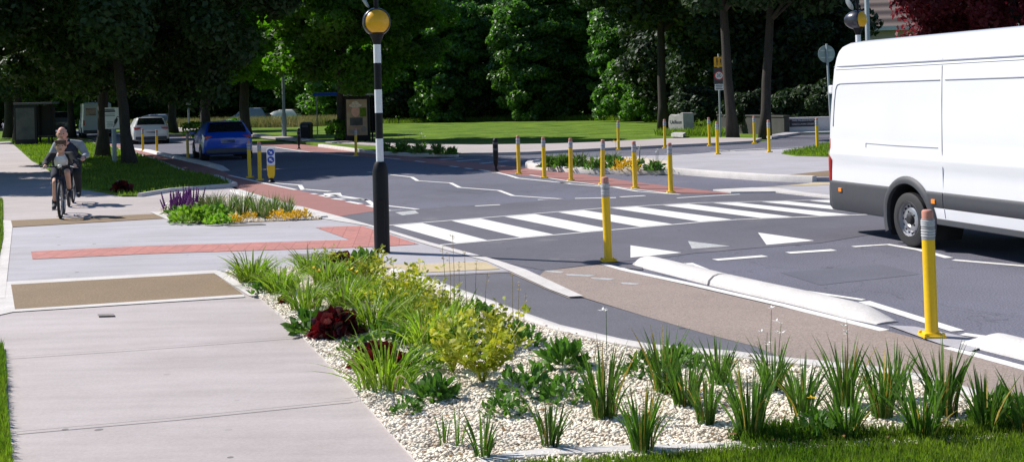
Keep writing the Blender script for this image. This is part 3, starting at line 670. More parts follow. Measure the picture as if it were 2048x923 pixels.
# ---- Belisha beacons
def beacon(label, loc, H, rz, hood_dir):
    t = thing('crossing_beacon', label, 'crossing beacon', loc, rz, 'amber globe beacons of the zebra crossing')
    mb = MB(); mb.lathe([(.115, 0), (.098, .01), (.098, 1.02), (.078, 1.10), (.062, 1.13), (.05, 1.135)], 28); b = mb.build('post_base', M['black'], t, smooth=35)
    mb = MB(); mb.box((0, -.094, .42), (.10, .016, .5)); mb.build('access_door', M['black'], b, bevel=.006)
    zs = [1.13, 1.42, 1.78, 2.08, 2.38, H - .30]; zs = [1.13, 1.42, 1.74, 2.03, 2.36, H - .28] if H < 3 else [1.13, 1.45, 1.85, 2.2, 2.6, H - .28]
    for i, (a, c) in enumerate(zip(zs, zs[1:])):
        mb = MB(); mb.lathe([(.047, a), (.047, c)], 24); mb.build('band', M['sign_white'] if i % 2 == 0 else M['black'], t, smooth=40)
    mb = MB(); mb.lathe([(.047, H - .28), (.052, H - .25), (.085, H - .17), (.105, H - .135), (.10, H - .13)], 24); mb.build('lamp_cup', M['black'], t, smooth=50)
    mb = MB(); g = []
    for i in range(0, 15): a = R(-55 + 145 * i / 14); g.append((.169 * math.cos(a), H + .169 * math.sin(a)))
    g[-1] = (0.0, H + .169); mb.lathe(g, 32); mb.build('globe', M['amber'], t, smooth=180)
    # open hood round the globe: a shell with a round mouth
    mb = MB(); n, m_ = 40, 10; vs, fs = [], []
    for j in range(m_ + 1):
        ph = R(64 + (180 - 64) * j / m_); r0 = .178
        for k in range(n): a = 2 * math.pi * k / n; vs.append((r0 * math.sin(ph) * math.cos(a), -r0 * math.cos(ph) * (1.45 if ph > math.pi / 2 else 1), r0 * math.sin(ph) * math.sin(a)))
    for j in range(m_):
        for k in range(n): fs.append((j * n + k, j * n + (k + 1) % n, (j + 1) * n + (k + 1) % n, (j + 1) * n + k))
    mb.add([(x, y, z + H) for x, y, z in vs], fs); o = mb.build('hood', M['hood'], t, smooth=180)
    s = o.modifiers.new('thick', 'SOLIDIFY'); s.thickness = .006; o.data.transform(Matrix.Rotation(hood_dir, 4, 'Z'))
    mb = MB(); mb.lathe([(.03, H + .17), (.028, H + .55)], 16); mb.build('top_stem', M['black'], t, smooth=40)
    mb = MB(); mb.lathe([(.0, -.022), (.10, -.02), (.13, 0), (.12, .012), (0, .02)], 28, rotm=Matrix.Rotation(R(62), 3, 'Y')); f = mb.build('flood_light', M['grey_metal'], t, smooth=40); f.location = (-.15, -.02, H + .29)
    mb = MB(); mb.tube([(0, 0, H + .38), (-.15, -.02, H + .31)], .014, 8); mb.build('arm', M['black'], t, smooth=60)
    return t
M['hood'] = surf('hood_metal', (.05, .05, .065), .3, .05, 5, metal=.4, coat=.4)
beacon('crossing beacon with amber globe on a black and white banded pole, nearest on the pavement', P(764.5, 505, .012), 2.87, 0, R(14))
beacon('crossing beacon with dark hooded amber globe rising behind the white van', A(1724, 384, 21.6).xy.to_3d(), 3.17, 0, R(48))

# ---- sign poles
def pole(mb, h, r=.038, z0=-.02): mb.lathe([(r, z0), (r, h), (r * .9, h + .01), (0, h + .012)], 14)
t = thing('speed_sign', 'grey pole with yellow children plate above a red ringed speed sign', 'road sign', P(1441, 276), R(-10))
mb = MB(); pole(mb, 3.5); mb.build('pole', M['grey_metal'], t, smooth=40)
mb = MB(); mb.box((0, -.05, 3.17), (.38, .012, .42)); y = mb.build('warning_plate', M['sign_yellow'], t, bevel=.003)
mb = MB()
for x, s in ((-.07, 1.0), (.08, .85)):
    mb.ell((x, -.058, 3.17 + .12 * s), (.03, .003, .03)); mb.box((x, -.058, 3.17 + .03 * s), (.05 * s, .004, .11)); mb.box((x - .02, -.058, 3.17 - .08 * s), (.016, .004, .12)); mb.box((x + .025, -.058, 3.17 - .08 * s), (.016, .004, .12))
    mb.box((x + .05, -.058, 3.17 + .03), (.07, .004, .014))
mb.build('children_symbol', M['sign_ink'], y)
mb = MB(); mb.box((0, -.05, 2.60), (.42, .012, .68)); pl = mb.build('backing_plate', M['dark_trim'], t, bevel=.003)
disc('sign_ring', .20, M['sign_red'], pl, (0, -.057, 2.60)); disc('sign_face', .15, M['sign_white'], pl, (0, -.062, 2.60))
text_mesh('speed_number', '30', .21, M['sign_ink'], pl, (0, -.067, 2.60), (R(90), 0, 0))
mb = MB(); mb.box((0, -.05, 2.12), (.36, .012, .26)); pl = mb.build('text_plate', M['sign_white'], t, bevel=.003)
mb = MB()
for z, w_ in ((2.19, .28), (2.12, .24), (2.05, .28)): mb.box((0, -.058, z), (w_, .004, .028))
mb.build('worn_lettering', M['sign_ink'], pl)

t = thing('round_sign', 'leaning grey pole with the bare back of a round road sign', 'road sign', P(1664, 291), R(8)); t.rotation_euler = (0, R(-1.7), R(8))
mb = MB(); pole(mb, 3.45); mb.build('pole', M['grey_metal'], t, smooth=40)
disc('sign_plate', .30, M['sign_back'] if 'sign_back' in M else M['grey_metal'], t, (0, .06, 3.12), th=.012)
mb = MB(); mb.box((0, .044, 3.24), (.44, .02, .035)); mb.box((0, .044, 3.0), (.44, .02, .035)); mb.build('bracket', M['metal'], t)

t = thing('notice_sign', 'white rectangular notice with blurred dark heading on a grey post between two tree trunks', 'sign', P(229.5, 327), R(-4))
mb = MB(); pole(mb, 1.55, .075); mb.build('post', M['grey_metal'], t, smooth=40)
mb = MB(); mb.box((0, -.09, 1.545), (.52, .02, .72)); pn = mb.build('board', M['sign_white'], t, bevel=.004)
mb = MB()
for z, w_, h in ((1.841, .34, .035), (1.779, .38, .055), (1.678, .34, .018), (1.623, .36, .018), (1.412, .24, .012), (1.366, .22, .012), (1.319, .24, .012), (1.272, .22, .012)): mb.box((-.01 if z > 2 else -.09, -.102, z), (w_, .003, h))
mb.build('worn_lettering', M['cloth_navy'], pn)
mb = MB(); mb.ell((.12, -.102, 1.444), (.055, .003, .11), rotm=Matrix.Rotation(R(25), 3, 'Y')); mb.tube([(.14, -.102, 1.506), (.15, -.102, 1.576), (.19, -.102, 1.600), (.22, -.102, 1.576)], .012, 6); mb.tube([(.09, -.102, 1.381), (.06, -.102, 1.303), (.03, -.102, 1.225)], .010, 6); mb.tube([(.12, -.102, 1.381), (.11, -.102, 1.288)], .008, 6)
mb.build('bird_picture', M['sign_ink'], pn)

# ---- lamp post, thin pole, traffic signal
t = thing('lamp_post', 'pale grey street lamp post on the grass behind the blue car', 'lamp post', P(569, 276))
mb = MB(); mb.lathe([(.13, 0), (.13, 1.3), (.085, 1.4), (.07, 4.0), (.055, 7.4)], 16); mb.tube([(0, 0, 7.35), (0, -.3, 7.75), (0, -1.0, 7.9)], [.055, .045, .04], 10); mb.build('pole', M['grey_metal'], t, smooth=40)
mb = MB(); mb.ell((0, -1.25, 7.9), (.14, .36, .07), 14); mb.build('lamp_head', M['grey_metal'], t, smooth=60)
t = thing('thin_pole', 'slim grey metal pole standing behind the van beside the hooded beacon', 'pole', A(1741, 300, 30).xy.to_3d())
mb = MB(); pole(mb, 6.2, .06); mb.build('shaft', M['grey_metal'], t, smooth=40)
mb = MB(); mb.lathe([(.075, 6.2), (.075, 6.24), (.03, 6.29), (0, 6.3)], 12); mb.build('cap', M['grey_metal'], t, smooth=40)
t = thing('traffic_signal', 'small grey traffic signal seen from behind beyond the white car', 'traffic light', A(378, 250, 88).xy.to_3d(), R(10))
mb = MB(); pole(mb, 2.3, .07); mb.build('pole', M['grey_metal'], t, smooth=40)
mb = MB(); mb.box((0, 0, 2.45), (.34, .2, .95)); mb.build('signal_head', M['grey_metal'], t, bevel=.04)
mb = MB()
for z in (2.15, 2.45, 2.75): mb.lathe([(.11, .1), (.11, .24)], 14, axis='y', c=(0, .0, z))
mb.build('visor', M['black'], t)

# ---- litter bin
t = thing('litter_bin', 'square black litter bin with a sloped lid on the far grass edge', 'litter bin', P(614, 279), R(-12))
mb = MB(); mb.frustum((0, 0, .06), (.50, .46), (.52, .48), .74); mb.build('body', M['black'], t, bevel=.02)
mb = MB(); mb.frustum((0, 0, .80), (.52, .48), (.40, .36), .10); mb.build('lid', M['dark_trim'], t, bevel=.02)
mb = MB(); mb.box((0, -.236, .70), (.34, .02, .12)); mb.build('slot', M['dark_trim'], t, bevel=.005)
mb = MB(); mb.box((-.33, 0, .42), (.08, .08, .84)); mb.build('post', M['grey_metal'], t)

# ---- bus shelters
def shelter(label, loc, rz, roofm, w_=3.6, d_=1.3, poster=None, px=0.0, gm='glass_dark'):
    t = thing('bus_shelter', label, 'bus shelter', loc, rz, 'bus shelters')
    mb = MB(); mb.box((w_ / 2 - .6, .4, 2.22), (w_, d_, .10)); mb.build('roof', roofm, t, bevel=.02)
    for x in (-.55, w_ - 1.0, w_ / 2 - .6): 
        mb = MB(); mb.box((x, .95, 1.09), (.07, .07, 2.16)); mb.build('post', M['black'], t)
    mb = MB(); mb.box((w_ / 2 - .6, .95, 1.25), (w_ - .4, .012, 1.7)); mb.build('glass_panel', M[gm], t)
    mb = MB(); mb.box((w_ / 2 - .6, .7, .48), (w_ - .5, .3, .04)); mb.box((-.2, .72, .23), (.05, .2, .46)); mb.box((w_ - 1.1, .72, .23), (.05, .2, .46)); mb.build('bench', M['dark_trim'], t)
    mb = MB(); mb.box((px, -.05, 1.12), (1.14, .16, 2.06)); f = mb.build('poster_frame', M['black'], t, bevel=.015)
    mb = MB(); mb.box((px - .02, -.138, 1.17), (.96, .012, 1.66)); s = mb.build('poster', M[poster], f)
    return t, s
M['poster_brown'] = surf('poster_print', (.34, .19, .12), .4, .35, 1.6, c2=(.30, .24, .15), coat=.3)
M['poster_dark'] = surf('poster_print_dull', (.035, .045, .055), .6, .4, 1.6, c2=(.06, .06, .055))
t, s = shelter('bus shelter behind the lime trunk with a brown poster of a hatted figure', P(717, 285), R(-3), M['grey_metal'], 1.5, 1.4, 'poster_brown')
mb = MB(); mb.ell((-.08, -.146, 1.45), (.19, .003, .26)); mb.build('printed_face', M['skin'], s)
mb = MB(); mb.ell((-.08, -.150, 1.72), (.30, .003, .10)); mb.ell((-.08, -.150, 1.80), (.17, .003, .13)); mb.build('printed_hat', M['soil'], s)
mb = MB(); mb.box((-.05, -.146, .98), (.60, .003, .36)); mb.build('printed_shirt', M['poster_dark'], s)
mb = MB(); mb.box((.28, -.1445, 1.40), (.30, .003, .42)); mb.build('printed_leaves', M['lawn'], s)
mb = MB(); mb.lathe([(.14, 0), (.14, .003)], 20, axis='y', c=(.28, -.149, .62)); mb.box((-.15, -.146, .52), (.5, .003, .18)); mb.build('printed_badge', M['manhole'], s)
t2 = thing('glass_canopy', 'long bright blue canopy edge poking out behind the lime trunk', 'canopy', A(664, 260, 62).xy.to_3d(), R(4))
mb = MB(); mb.frustum((0, 0, 2.24), (1.9, 1.2), (1.7, 1.0), .16); mb.build('roof', M['sign_blue_pale'] if 'sign_blue_pale' in M else M['sign_blue'], t2, bevel=.02)
for x in (-.8, .8): mb = MB(); mb.box((x, .4, 1.13), (.06, .06, 2.26)); mb.build('post', M['grey_metal'], t2)
shelter('bus shelter in deep shade at the end of the left footpath with a dull poster', A(54, 286, 62).xy.to_3d() , R(4), M['dark_trim'], 2.0, 1.2, 'poster_dark', 0.0, 'chassis')

# ---- guard rail
t = thing('guard_rail', 'low dark guard rail between the bus shelter and the distant car', 'railing', A(86, 276, 70).xy.to_3d(), R(2))
for x in (-.5, .35, 1.2): mb = MB(); mb.box((x, 0, .45), (.06, .06, .9)); mb.build('post', M['black'], t)
for z in (.5, .88): mb = MB(); mb.box((.35, 0, z), (1.7, .045, .05)); mb.build('rail', M['black'], t)

# ---- carved stone with lettering
t = thing('carved_stone', 'pale carved stone with dark lettering under the trees beyond the side road', 'stone', P(1358, 267), R(-48))
mb = MB(); fr = [(-.50, 0), (.42, 0), (.40, .98), (.30, 1.0), (.10, .90), (-.12, .86), (-.36, .92), (-.48, .82), (-.53, .5)]
n = len(fr); mb.add([(x, -.14, z) for x, z in fr] + [(x * .96 + .26, .34, z * .98) for x, z in fr], [tuple(range(n)), tuple(range(2 * n - 1, n - 1, -1))] + [(i, i + n, (i + 1) % n + n, (i + 1) % n) for i in range(n)])
b = mb.build('slab', M['stone'], t, bevel=.02)
text_mesh('lettering', 'Uallaun', .25, M['sign_ink'], b, (-.06, -.146, .55), (R(90), 0, 0))
t3 = structure(sheet('stone_plinth', [(1342, 273), (1366, 274.5), (1372, 271), (1350, 270)], 0, M['stone'], .14))

# ---- boundary wall with its name board, house, hedge wall
def wall(name, label, a, b, h, th, m):
    d = (b - a); L = d.length; t = thing(name, label, 'wall', a, math.atan2(d.y, d.x))
    mb = MB(); mb.box((L / 2, 0, h / 2 - .05), (L, th, h + .1)); mb.build('masonry', m, t, bevel=.01)
    mb = MB(); mb.box((L / 2, 0, h + .04), (L + .06, th + .08, .08)); mb.build('coping', m, t, bevel=.012)
    return t, L
wa, wb_ = P(1577, 268), P(1765, 263)
t, L = wall('boundary_wall', 'low white rendered wall with a black name board beside the side road', wa, wb_, .64, .22, M['wall_paint'])
mb = MB(); mb.box((.62, -.128, .50), (1.20, .02, .38)); bd = mb.build('name_board', M['sign_ink'], t, bevel=.004)
text_mesh('lettering', 'PARK PALACE IS ROW', .098, M['sign_white'], bd, (.62, -.142, .585), (R(90), 0, 0)); text_mesh('lettering', "KING'S LAWN COURT", .098, M['sign_white'], bd, (.62, -.142, .42), (R(90), 0, 0))
wall('garden_wall', 'old dark rendered garden wall in the shade under the roadside trees', P(1440, 262) , P(1574, 269), .75, .25, M['wall_dark'])

hs = thing('house', 'cream rendered house with brown ridged tiles and pale fascia behind the copper tree', 'house', (A(1640, 200, 78).x, 78, 0), R(-6))
mb = MB(); mb.box((3, 4.5, 2.9), (18, 9, 5.9)); mb.build('wall', M['house_wall'], hs)
rf = MB(); rf.add([(-6.5, -.5, 5.9), (12.5, -.5, 5.9), (12.5, 4.5, 9.8), (-6.5, 4.5, 9.8), (12.5, 9.5, 5.9), (-6.5, 9.5, 5.9)], [(0, 1, 2, 3), (3, 2, 4, 5), (0, 3, 5), (1, 4, 2)])
m_, nt_, b_, _o = nodes('ridged_tiles'); tc_ = nt_.nodes.new('ShaderNodeTexCoord'); wv = N(nt_, 'ShaderNodeTexWave', Scale=.55, Distortion=.3); wv.bands_direction = 'Z'; nt_.links.new(tc_.outputs['Object'], wv.inputs[0])
nt_.links.new(mix(nt_, wv.outputs['Fac'], (.09, .065, .06), (.20, .155, .135)), b_.inputs['Base Color']); b_.inputs['Roughness'].default_value = .85
bp_ = N(nt_, 'ShaderNodeBump', Strength=1.0, Distance=.08); nt_.links.new(wv.outputs['Fac'], bp_.inputs['Height']); nt_.links.new(bp_.outputs[0], b_.inputs['Normal'])
ro = rf.build('roof', m_, hs)
mb = MB(); mb.box((3, 6, 10.2), (1.0, .8, 1.8)); mb.build('chimney', M['house_wall'], ro)
mb = MB(); mb.box((3, -.53, 5.82), (19, .06, .26)); mb.build('fascia', M['fascia'], hs)
for x in (-3.5, 0.2, 5.0, 9.0):
    for z in (1.6, 4.2):
        mb = MB(); mb.box((x, -.03, z), (1.5, .10, 1.3)); w_ = mb.build('window', M['fascia'], hs); mb = MB(); mb.box((x, -.085, z), (1.3, .03, 1.1)); mb.build('pane', M['glass_dark'], w_)
mb = MB(); mb.box((2.3, -.08, 2.9), (.1, .1, 5.8)); mb.build('drainpipe', M['fascia'], hs)
# the far neighbour seen in gaps between the trees
hs2 = thing('house', 'pale rendered house glimpsed through the leaves beside the tall thin trunk', 'house', (A(1462, 200, 84).x, 84, 0), R(4))
mb = MB(); mb.box((0, 4, 3), (10, 8, 6)); mb.build('wall', M['house_wall'], hs2)
rf = MB(); rf.add([(-5.4, -.4, 6), (5.4, -.4, 6), (5.4, 4, 9), (-5.4, 4, 9), (5.4, 8.4, 6), (-5.4, 8.4, 6)], [(0, 1, 2, 3), (3, 2, 4, 5), (0, 3, 5), (1, 4, 2)]); rf.build('roof', m_, hs2)
for x in (-3, 3.2): mb = MB(); mb.box((x, -.03, 4.2), (1.3, .1, 1.3)); w_ = mb.build('window', M['fascia'], hs2); mb = MB(); mb.box((x, -.085, 4.2), (1.1, .03, 1.1)); mb.build('pane', M['glass_dark'], w_)
# ================================================================ the big white van
VW = 1.03
fw = Vector((.273, -.962, 0)).normalized(); rt = Vector((-.962, -.273, 0)).normalized()
hub = P(1824, 493); org = hub - rt * (VW - .10) - fw * 1.765
van = thing('van', 'long high-roofed white panel van with dark lower trim driving over the crossing', 'van', org, math.atan2(fw.y, fw.x), None, .975)
XC = (1.83, 5.58)
def arch(x, r, zc=.335):
    z = -9
    for xc in XC:
        if abs(x - xc) < r: z = max(z, zc + math.sqrt(r * r - (x - xc) ** 2))
    return z
xs = [0, .03, .09, .2, .4, .7, 1.0, 1.25] + [1.83 + .46 * math.sin(R(a)) for a in range(-90, 91, 9)] + [2.45, 2.53, 3, 3.6, 4.2, 4.6, 4.9, 5.05] + [5.58 + .46 * math.sin(R(a)) for a in range(-90, 91, 9)] + [6.2, 6.4, 6.55, 6.66, 6.7]
lev = [(.40, .985), (.52, 1.0), (.62, 1.008), (.72, 1.012), (.85, 1.008), (.985, 1.002), (1.065, 1.030), (1.10, 1.026), (1.16, 1.012), (1.30, 1.008), (1.6, 1.0), (2.0, .982), (2.235, .968), (2.25, .962), (2.27, .960), (2.40, .94), (2.48, .915), (2.54, .87), (2.575, .79), (2.60, .6), (2.62, .3)]
def zmax(x): return 2.62 if x < 4.75 else (2.62 - (x - 4.75) * .95 if x < 5.75 else 1.67 - (x - 5.75) * .62 if x < 6.5 else 1.2 - (x - 6.5) * 1.0)
def vpt(x, z, hw):
    k = 1.0
    if x < .10: k = .93 + .07 * math.sqrt(max(0, 1 - ((.10 - x) / .10) ** 2))
    if x > 6.0: k = 1 - .16 * ((x - 6.0) / .7) ** 2
    dx = 0
    if x < .6 and z > 1.1: dx = .16 * ((z - 1.1) / 1.5) ** 1.5 * (1 - x / .6)
    zz = z
    if x < .25 and z > 2.3: zz = z - (z - 2.3) * .22 * ((.25 - x) / .25) ** 2
    return (x + dx, hw * k * 1.0, min(zz, zmax(x)))
mb = MB(); vs, fs = [], []; n = 2 * len(lev)
for x in xs:
    a = arch(x, .45)
    ring = [vpt(x, max(z, min(a, 1.0)), h) for z, h in lev]
    vs += [(p[0], -p[1], p[2]) for p in ring] + [(p[0], p[1], p[2]) for p in reversed(ring)]
for i in range(len(xs) - 1):
    for j in range(n - 1): fs.append((i * n + j, (i + 1) * n + j, (i + 1) * n + j + 1, i * n + j + 1))
fs.append(tuple(range(n))); fs.append(tuple((len(xs) - 1) * n + j for j in range(n - 1, -1, -1)))
mb.add(vs, fs); body = mb.build('body', M['van_white'], van, smooth=38)
mb = MB(); mb.box((3.3, 0, .42), (6.2, 1.5, .14)); mb.box((3.6, 0, .30), (1.2, .8, .14)); mb.tube([(2.2, .3, .3), (4.5, .3, .28)], .06, 8); mb.box((1.83, 0, .335), (.12, 1.5, .12)); mb.box((4.6, -.62, .27), (.5, .3, .16)); mb.build('underbody', M['chassis'], van)
# dark lower trim, one band per side
for s in (-1, 1):
    tr = MB()
    def band(xa, lo, hi):
        vs, fs = [], []; prof_ = [(0, hi + .012), (.012, hi), (.016, hi - .03), (.016, (lo + hi) / 2), (.016, lo + .02), (.0, lo - .004)]
        for x in xa:
            a = arch(x, .50)
            for off, z in prof_:
                zz = max(z, min(a, hi + .012)); hw = np.interp(zz, [l[0] for l in lev], [l[1] for l in lev]); p = vpt(max(x, 0), zz, hw + off); vs.append((p[0] + (x if x < 0 else 0), s * p[1], p[2]))
        k = len(prof_)
        for i in range(len(xa) - 1):
            for j in range(k - 1): f = (i * k + j, (i + 1) * k + j, (i + 1) * k + j + 1, i * k + j + 1); fs.append(f if s < 0 else tuple(reversed(f)))
        tr.add(vs, [tuple(reversed(f)) for f in fs])
    A0 = [-.05, -.03, 0, .05, .1, .2, .4, .8, 1.1, 1.25] + [1.83 - .51 * math.cos(R(a)) for a in range(0, 91, 9)]
    band(A0, .32, .705)
    A1 = [1.83 + .51 * math.sin(R(a)) for a in range(0, 91, 9)] + [2.4, 2.525]; band(A1, .53, .705)
    A2 = [2.54, 3, 3.6, 4.2, 4.7, 4.95] + [5.58 - .51 * math.cos(R(a)) for a in range(0, 91, 9)]; band(A2, .53, .705)
    band([5.58 + .51 * math.sin(R(a)) for a in range(0, 91, 9)] + [6.2, 6.5, 6.65], .40, .705)
    tr.build('lower_trim', M['dark_trim'], van, smooth=40)
    for xc in XC:      # wheel arch lips
        ar = MB(); vs, fs = [], []; pr = [(.445, -.02), (.445, .03), (.475, .038), (.515, .03), (.535, .008)]
        st = range(-22, 203, 7)
        for a in st:
            for r, off in pr:
                z = .335 + r * math.sin(R(a)); x = xc - r * math.cos(R(a)); hw = np.interp(z, [l[0] for l in lev], [l[1] for l in lev]); vs.append((x, s * (hw + off), z))
        k = len(pr); m2 = len(list(st))
        for i in range(m2 - 1):
            for j in range(k - 1): f = (i * k + j, (i + 1) * k + j, (i + 1) * k + j + 1, i * k + j + 1); fs.append(f if s > 0 else tuple(reversed(f)))
        ar.add(vs, fs); ar.build('wheel_arch', M['dark_trim'], van, smooth=60)
        li = MB(); vs, fs = [], []
        for a in range(-30, 211, 10):
            for y in (.99, .55): vs.append((xc - .45 * math.cos(R(a)), s * y, .335 + .45 * math.sin(R(a))))
        for i in range(24): fs.append((2 * i, 2 * i + 1, 2 * i + 3, 2 * i + 2))
        vs2 = [(xc - .45 * math.cos(R(a)), s * .55, .335 + .45 * math.sin(R(a))) for a in range(-30, 211, 10)]
        li.add(vs, fs); li.add(vs2, [tuple(range(len(vs2)))]); li.build('wheel_well', M['chassis'], van)
    sl = MB(); sl.box(((2.33 + 5.08) / 2, s * .955, .365), (2.75, .07, .075)); sl.build('sill', M['dark_trim'], van, bevel=.01)
    # panel gaps, drip rail and pressed panel outlines
    sm = MB()
    def seam(pts, w_=.009):
        vv = []
        for x, z in pts:
            hw = np.interp(z, [l[0] for l in lev], [l[1] for l in lev]); q = vpt(x, z, hw + .0025); vv.append(Vector((q[0], s * q[1], q[2])))
        for a_, b_ in zip(vv, vv[1:]): sm.tube([a_, b_], w_ / 2, 6)
    seam([(.03, 2.255), (.3, 2.256), (1.2, 2.256), (2.6, 2.256), (4.6, 2.256)], .022); seam([(.12, 2.215), (1.2, 2.215), (2.6, 2.215), (4.6, 2.215)], .006)
    seam([(.145, 1.45), (.15, 1.8), (.165, 1.95), (.20, 2.01), (.28, 2.025), (1.2, 2.03), (2.48, 2.03)], .014); seam([(2.58, 2.03), (4.2, 2.03)], .014)
    seam([(2.53, .54), (2.53, 1.2), (2.52, 1.8), (2.515, 2.2)], .009); seam([(2.515, 2.27), (2.51, 2.5)], .004)
    seam([(.95, 1.245), (1.6, 1.235), (2.45, 1.235)], .010); seam([(.95, 1.19), (.95, 1.245)], .008); seam([(2.53, .415), (2.53, .52)], .007); seam([(4.25, .45), (4.25, 2.2)], .009)
    sm.build('panel_gap', M['seam'], van, smooth=60)
    for x, z in ((.33, .60), (2.36, .60), (4.4, .60)):
        mb = MB(); mb.box((x, s * 1.026, z), (.075, .02, .055)); mb.build('side_marker', M['orange_lens'], van, bevel=.006)
    mb = MB(); mb.tube([(.075, s * .992, .72), (.07, s * .985, 1.0), (.085, s * .965, 1.28), (.095, s * .955, 1.33)], [.04, .045, .04, .02], 10); mb.build('tail_light', M['red_lens'], van, smooth=60)
    mb = MB(); mb.box((.02, s * .93, 1.95), (.10, .06, .12)); mb.box((.0, s * .95, .95), (.08, .05, .10)); mb.build('door_hinge', M['van_white'], van, bevel=.02)
    mb = MB(); mb.lathe([(.035, 0), (.035, .006), (.022, .006), (.022, .002), (0, .002)], 16, axis='y', c=(.10, s * 1.012, .60)); mb.build('tow_eye_cover', M['chassis'], van)
mb = MB(); mb.box((-.03, 0, .50), (.14, 1.92, .36)); mb.build('rear_bumper', M['dark_trim'], van, bevel=.06)
mb = MB(); mb.box((6.68, 0, .58), (.16, 1.7, .42)); mb.build('front_bumper', M['dark_trim'], van, bevel=.06)
mb = MB(); mb.add([(4.86, -.84, 2.52), (4.86, .84, 2.52), (5.72, .90, 1.71), (5.72, -.90, 1.71)], [(0, 3, 2, 1)]); o = mb.build('windscreen', M['glass_dark'], van)
for s in (-1, 1):
    mb = MB(); mb.add([(4.40, s * .990, 2.05), (4.85, s * .982, 2.05), (5.35, s * 1.012, 1.45), (4.40, s * 1.014, 1.45)], [(0, 1, 2, 3)]); mb.build('side_window', M['glass_dark'], van)
    mb = MB(); mb.ell((6.45, s * .80, 1.0), (.18, .14, .16), 14); mb.build('headlight', M['white_plastic'], van, smooth=90)
    mb = MB(); mb.box((5.15, s * 1.16, 1.55), (.12, .22, .36)); mb.build('wing_mirror', M['dark_trim'], van, bevel=.04)
def van_wheel(x, y, s):
    mb = MB(); tp = [(.20, .115), (.30, .115), (.328, .095), (.335, .05), (.335, -.05), (.328, -.095), (.30, -.115), (.20, -.115)]
    mb.lathe([(r, z) for r, z in tp], 40, axis='y', caps=False); w_ = mb.build('tyre', M['rubber'], van, smooth=40); w_.location = (x, y, .335)
    w_.name = 'wheel'
    mb = MB(); mb.lathe([(.225, .118), (.228, .11), (.205, .108), (.195, .07), (.155, .055), (.150, .075), (.13, .085), (.09, .085), (.07, .07), (.0, .07)], 40, axis='y', caps=False)
    r_ = mb.build('rim', M['steel_rim'], w_, smooth=35)
    mb = MB()
    for k in range(16):
        a = 2 * math.pi * k / 16; mb.ell((.173 * math.cos(a), .064, .173 * math.sin(a)), (.018, .006, .018), 8)
    for k in range(5):
        a = 2 * math.pi * k / 5; mb.ell((.10 * math.cos(a), .087, .10 * math.sin(a)), (.012, .012, .012), 6)
    mb.lathe([(.062, .068), (.06, .10), (.045, .115), (0, .118)], 16, axis='y')
    mb.build('hub', M['chassis'], w_, smooth=40)
    if s < 0: w_.rotation_euler = (0, 0, math.pi)
for xc in XC:
    for s in (-1, 1): van_wheel(xc, s * .895, s)

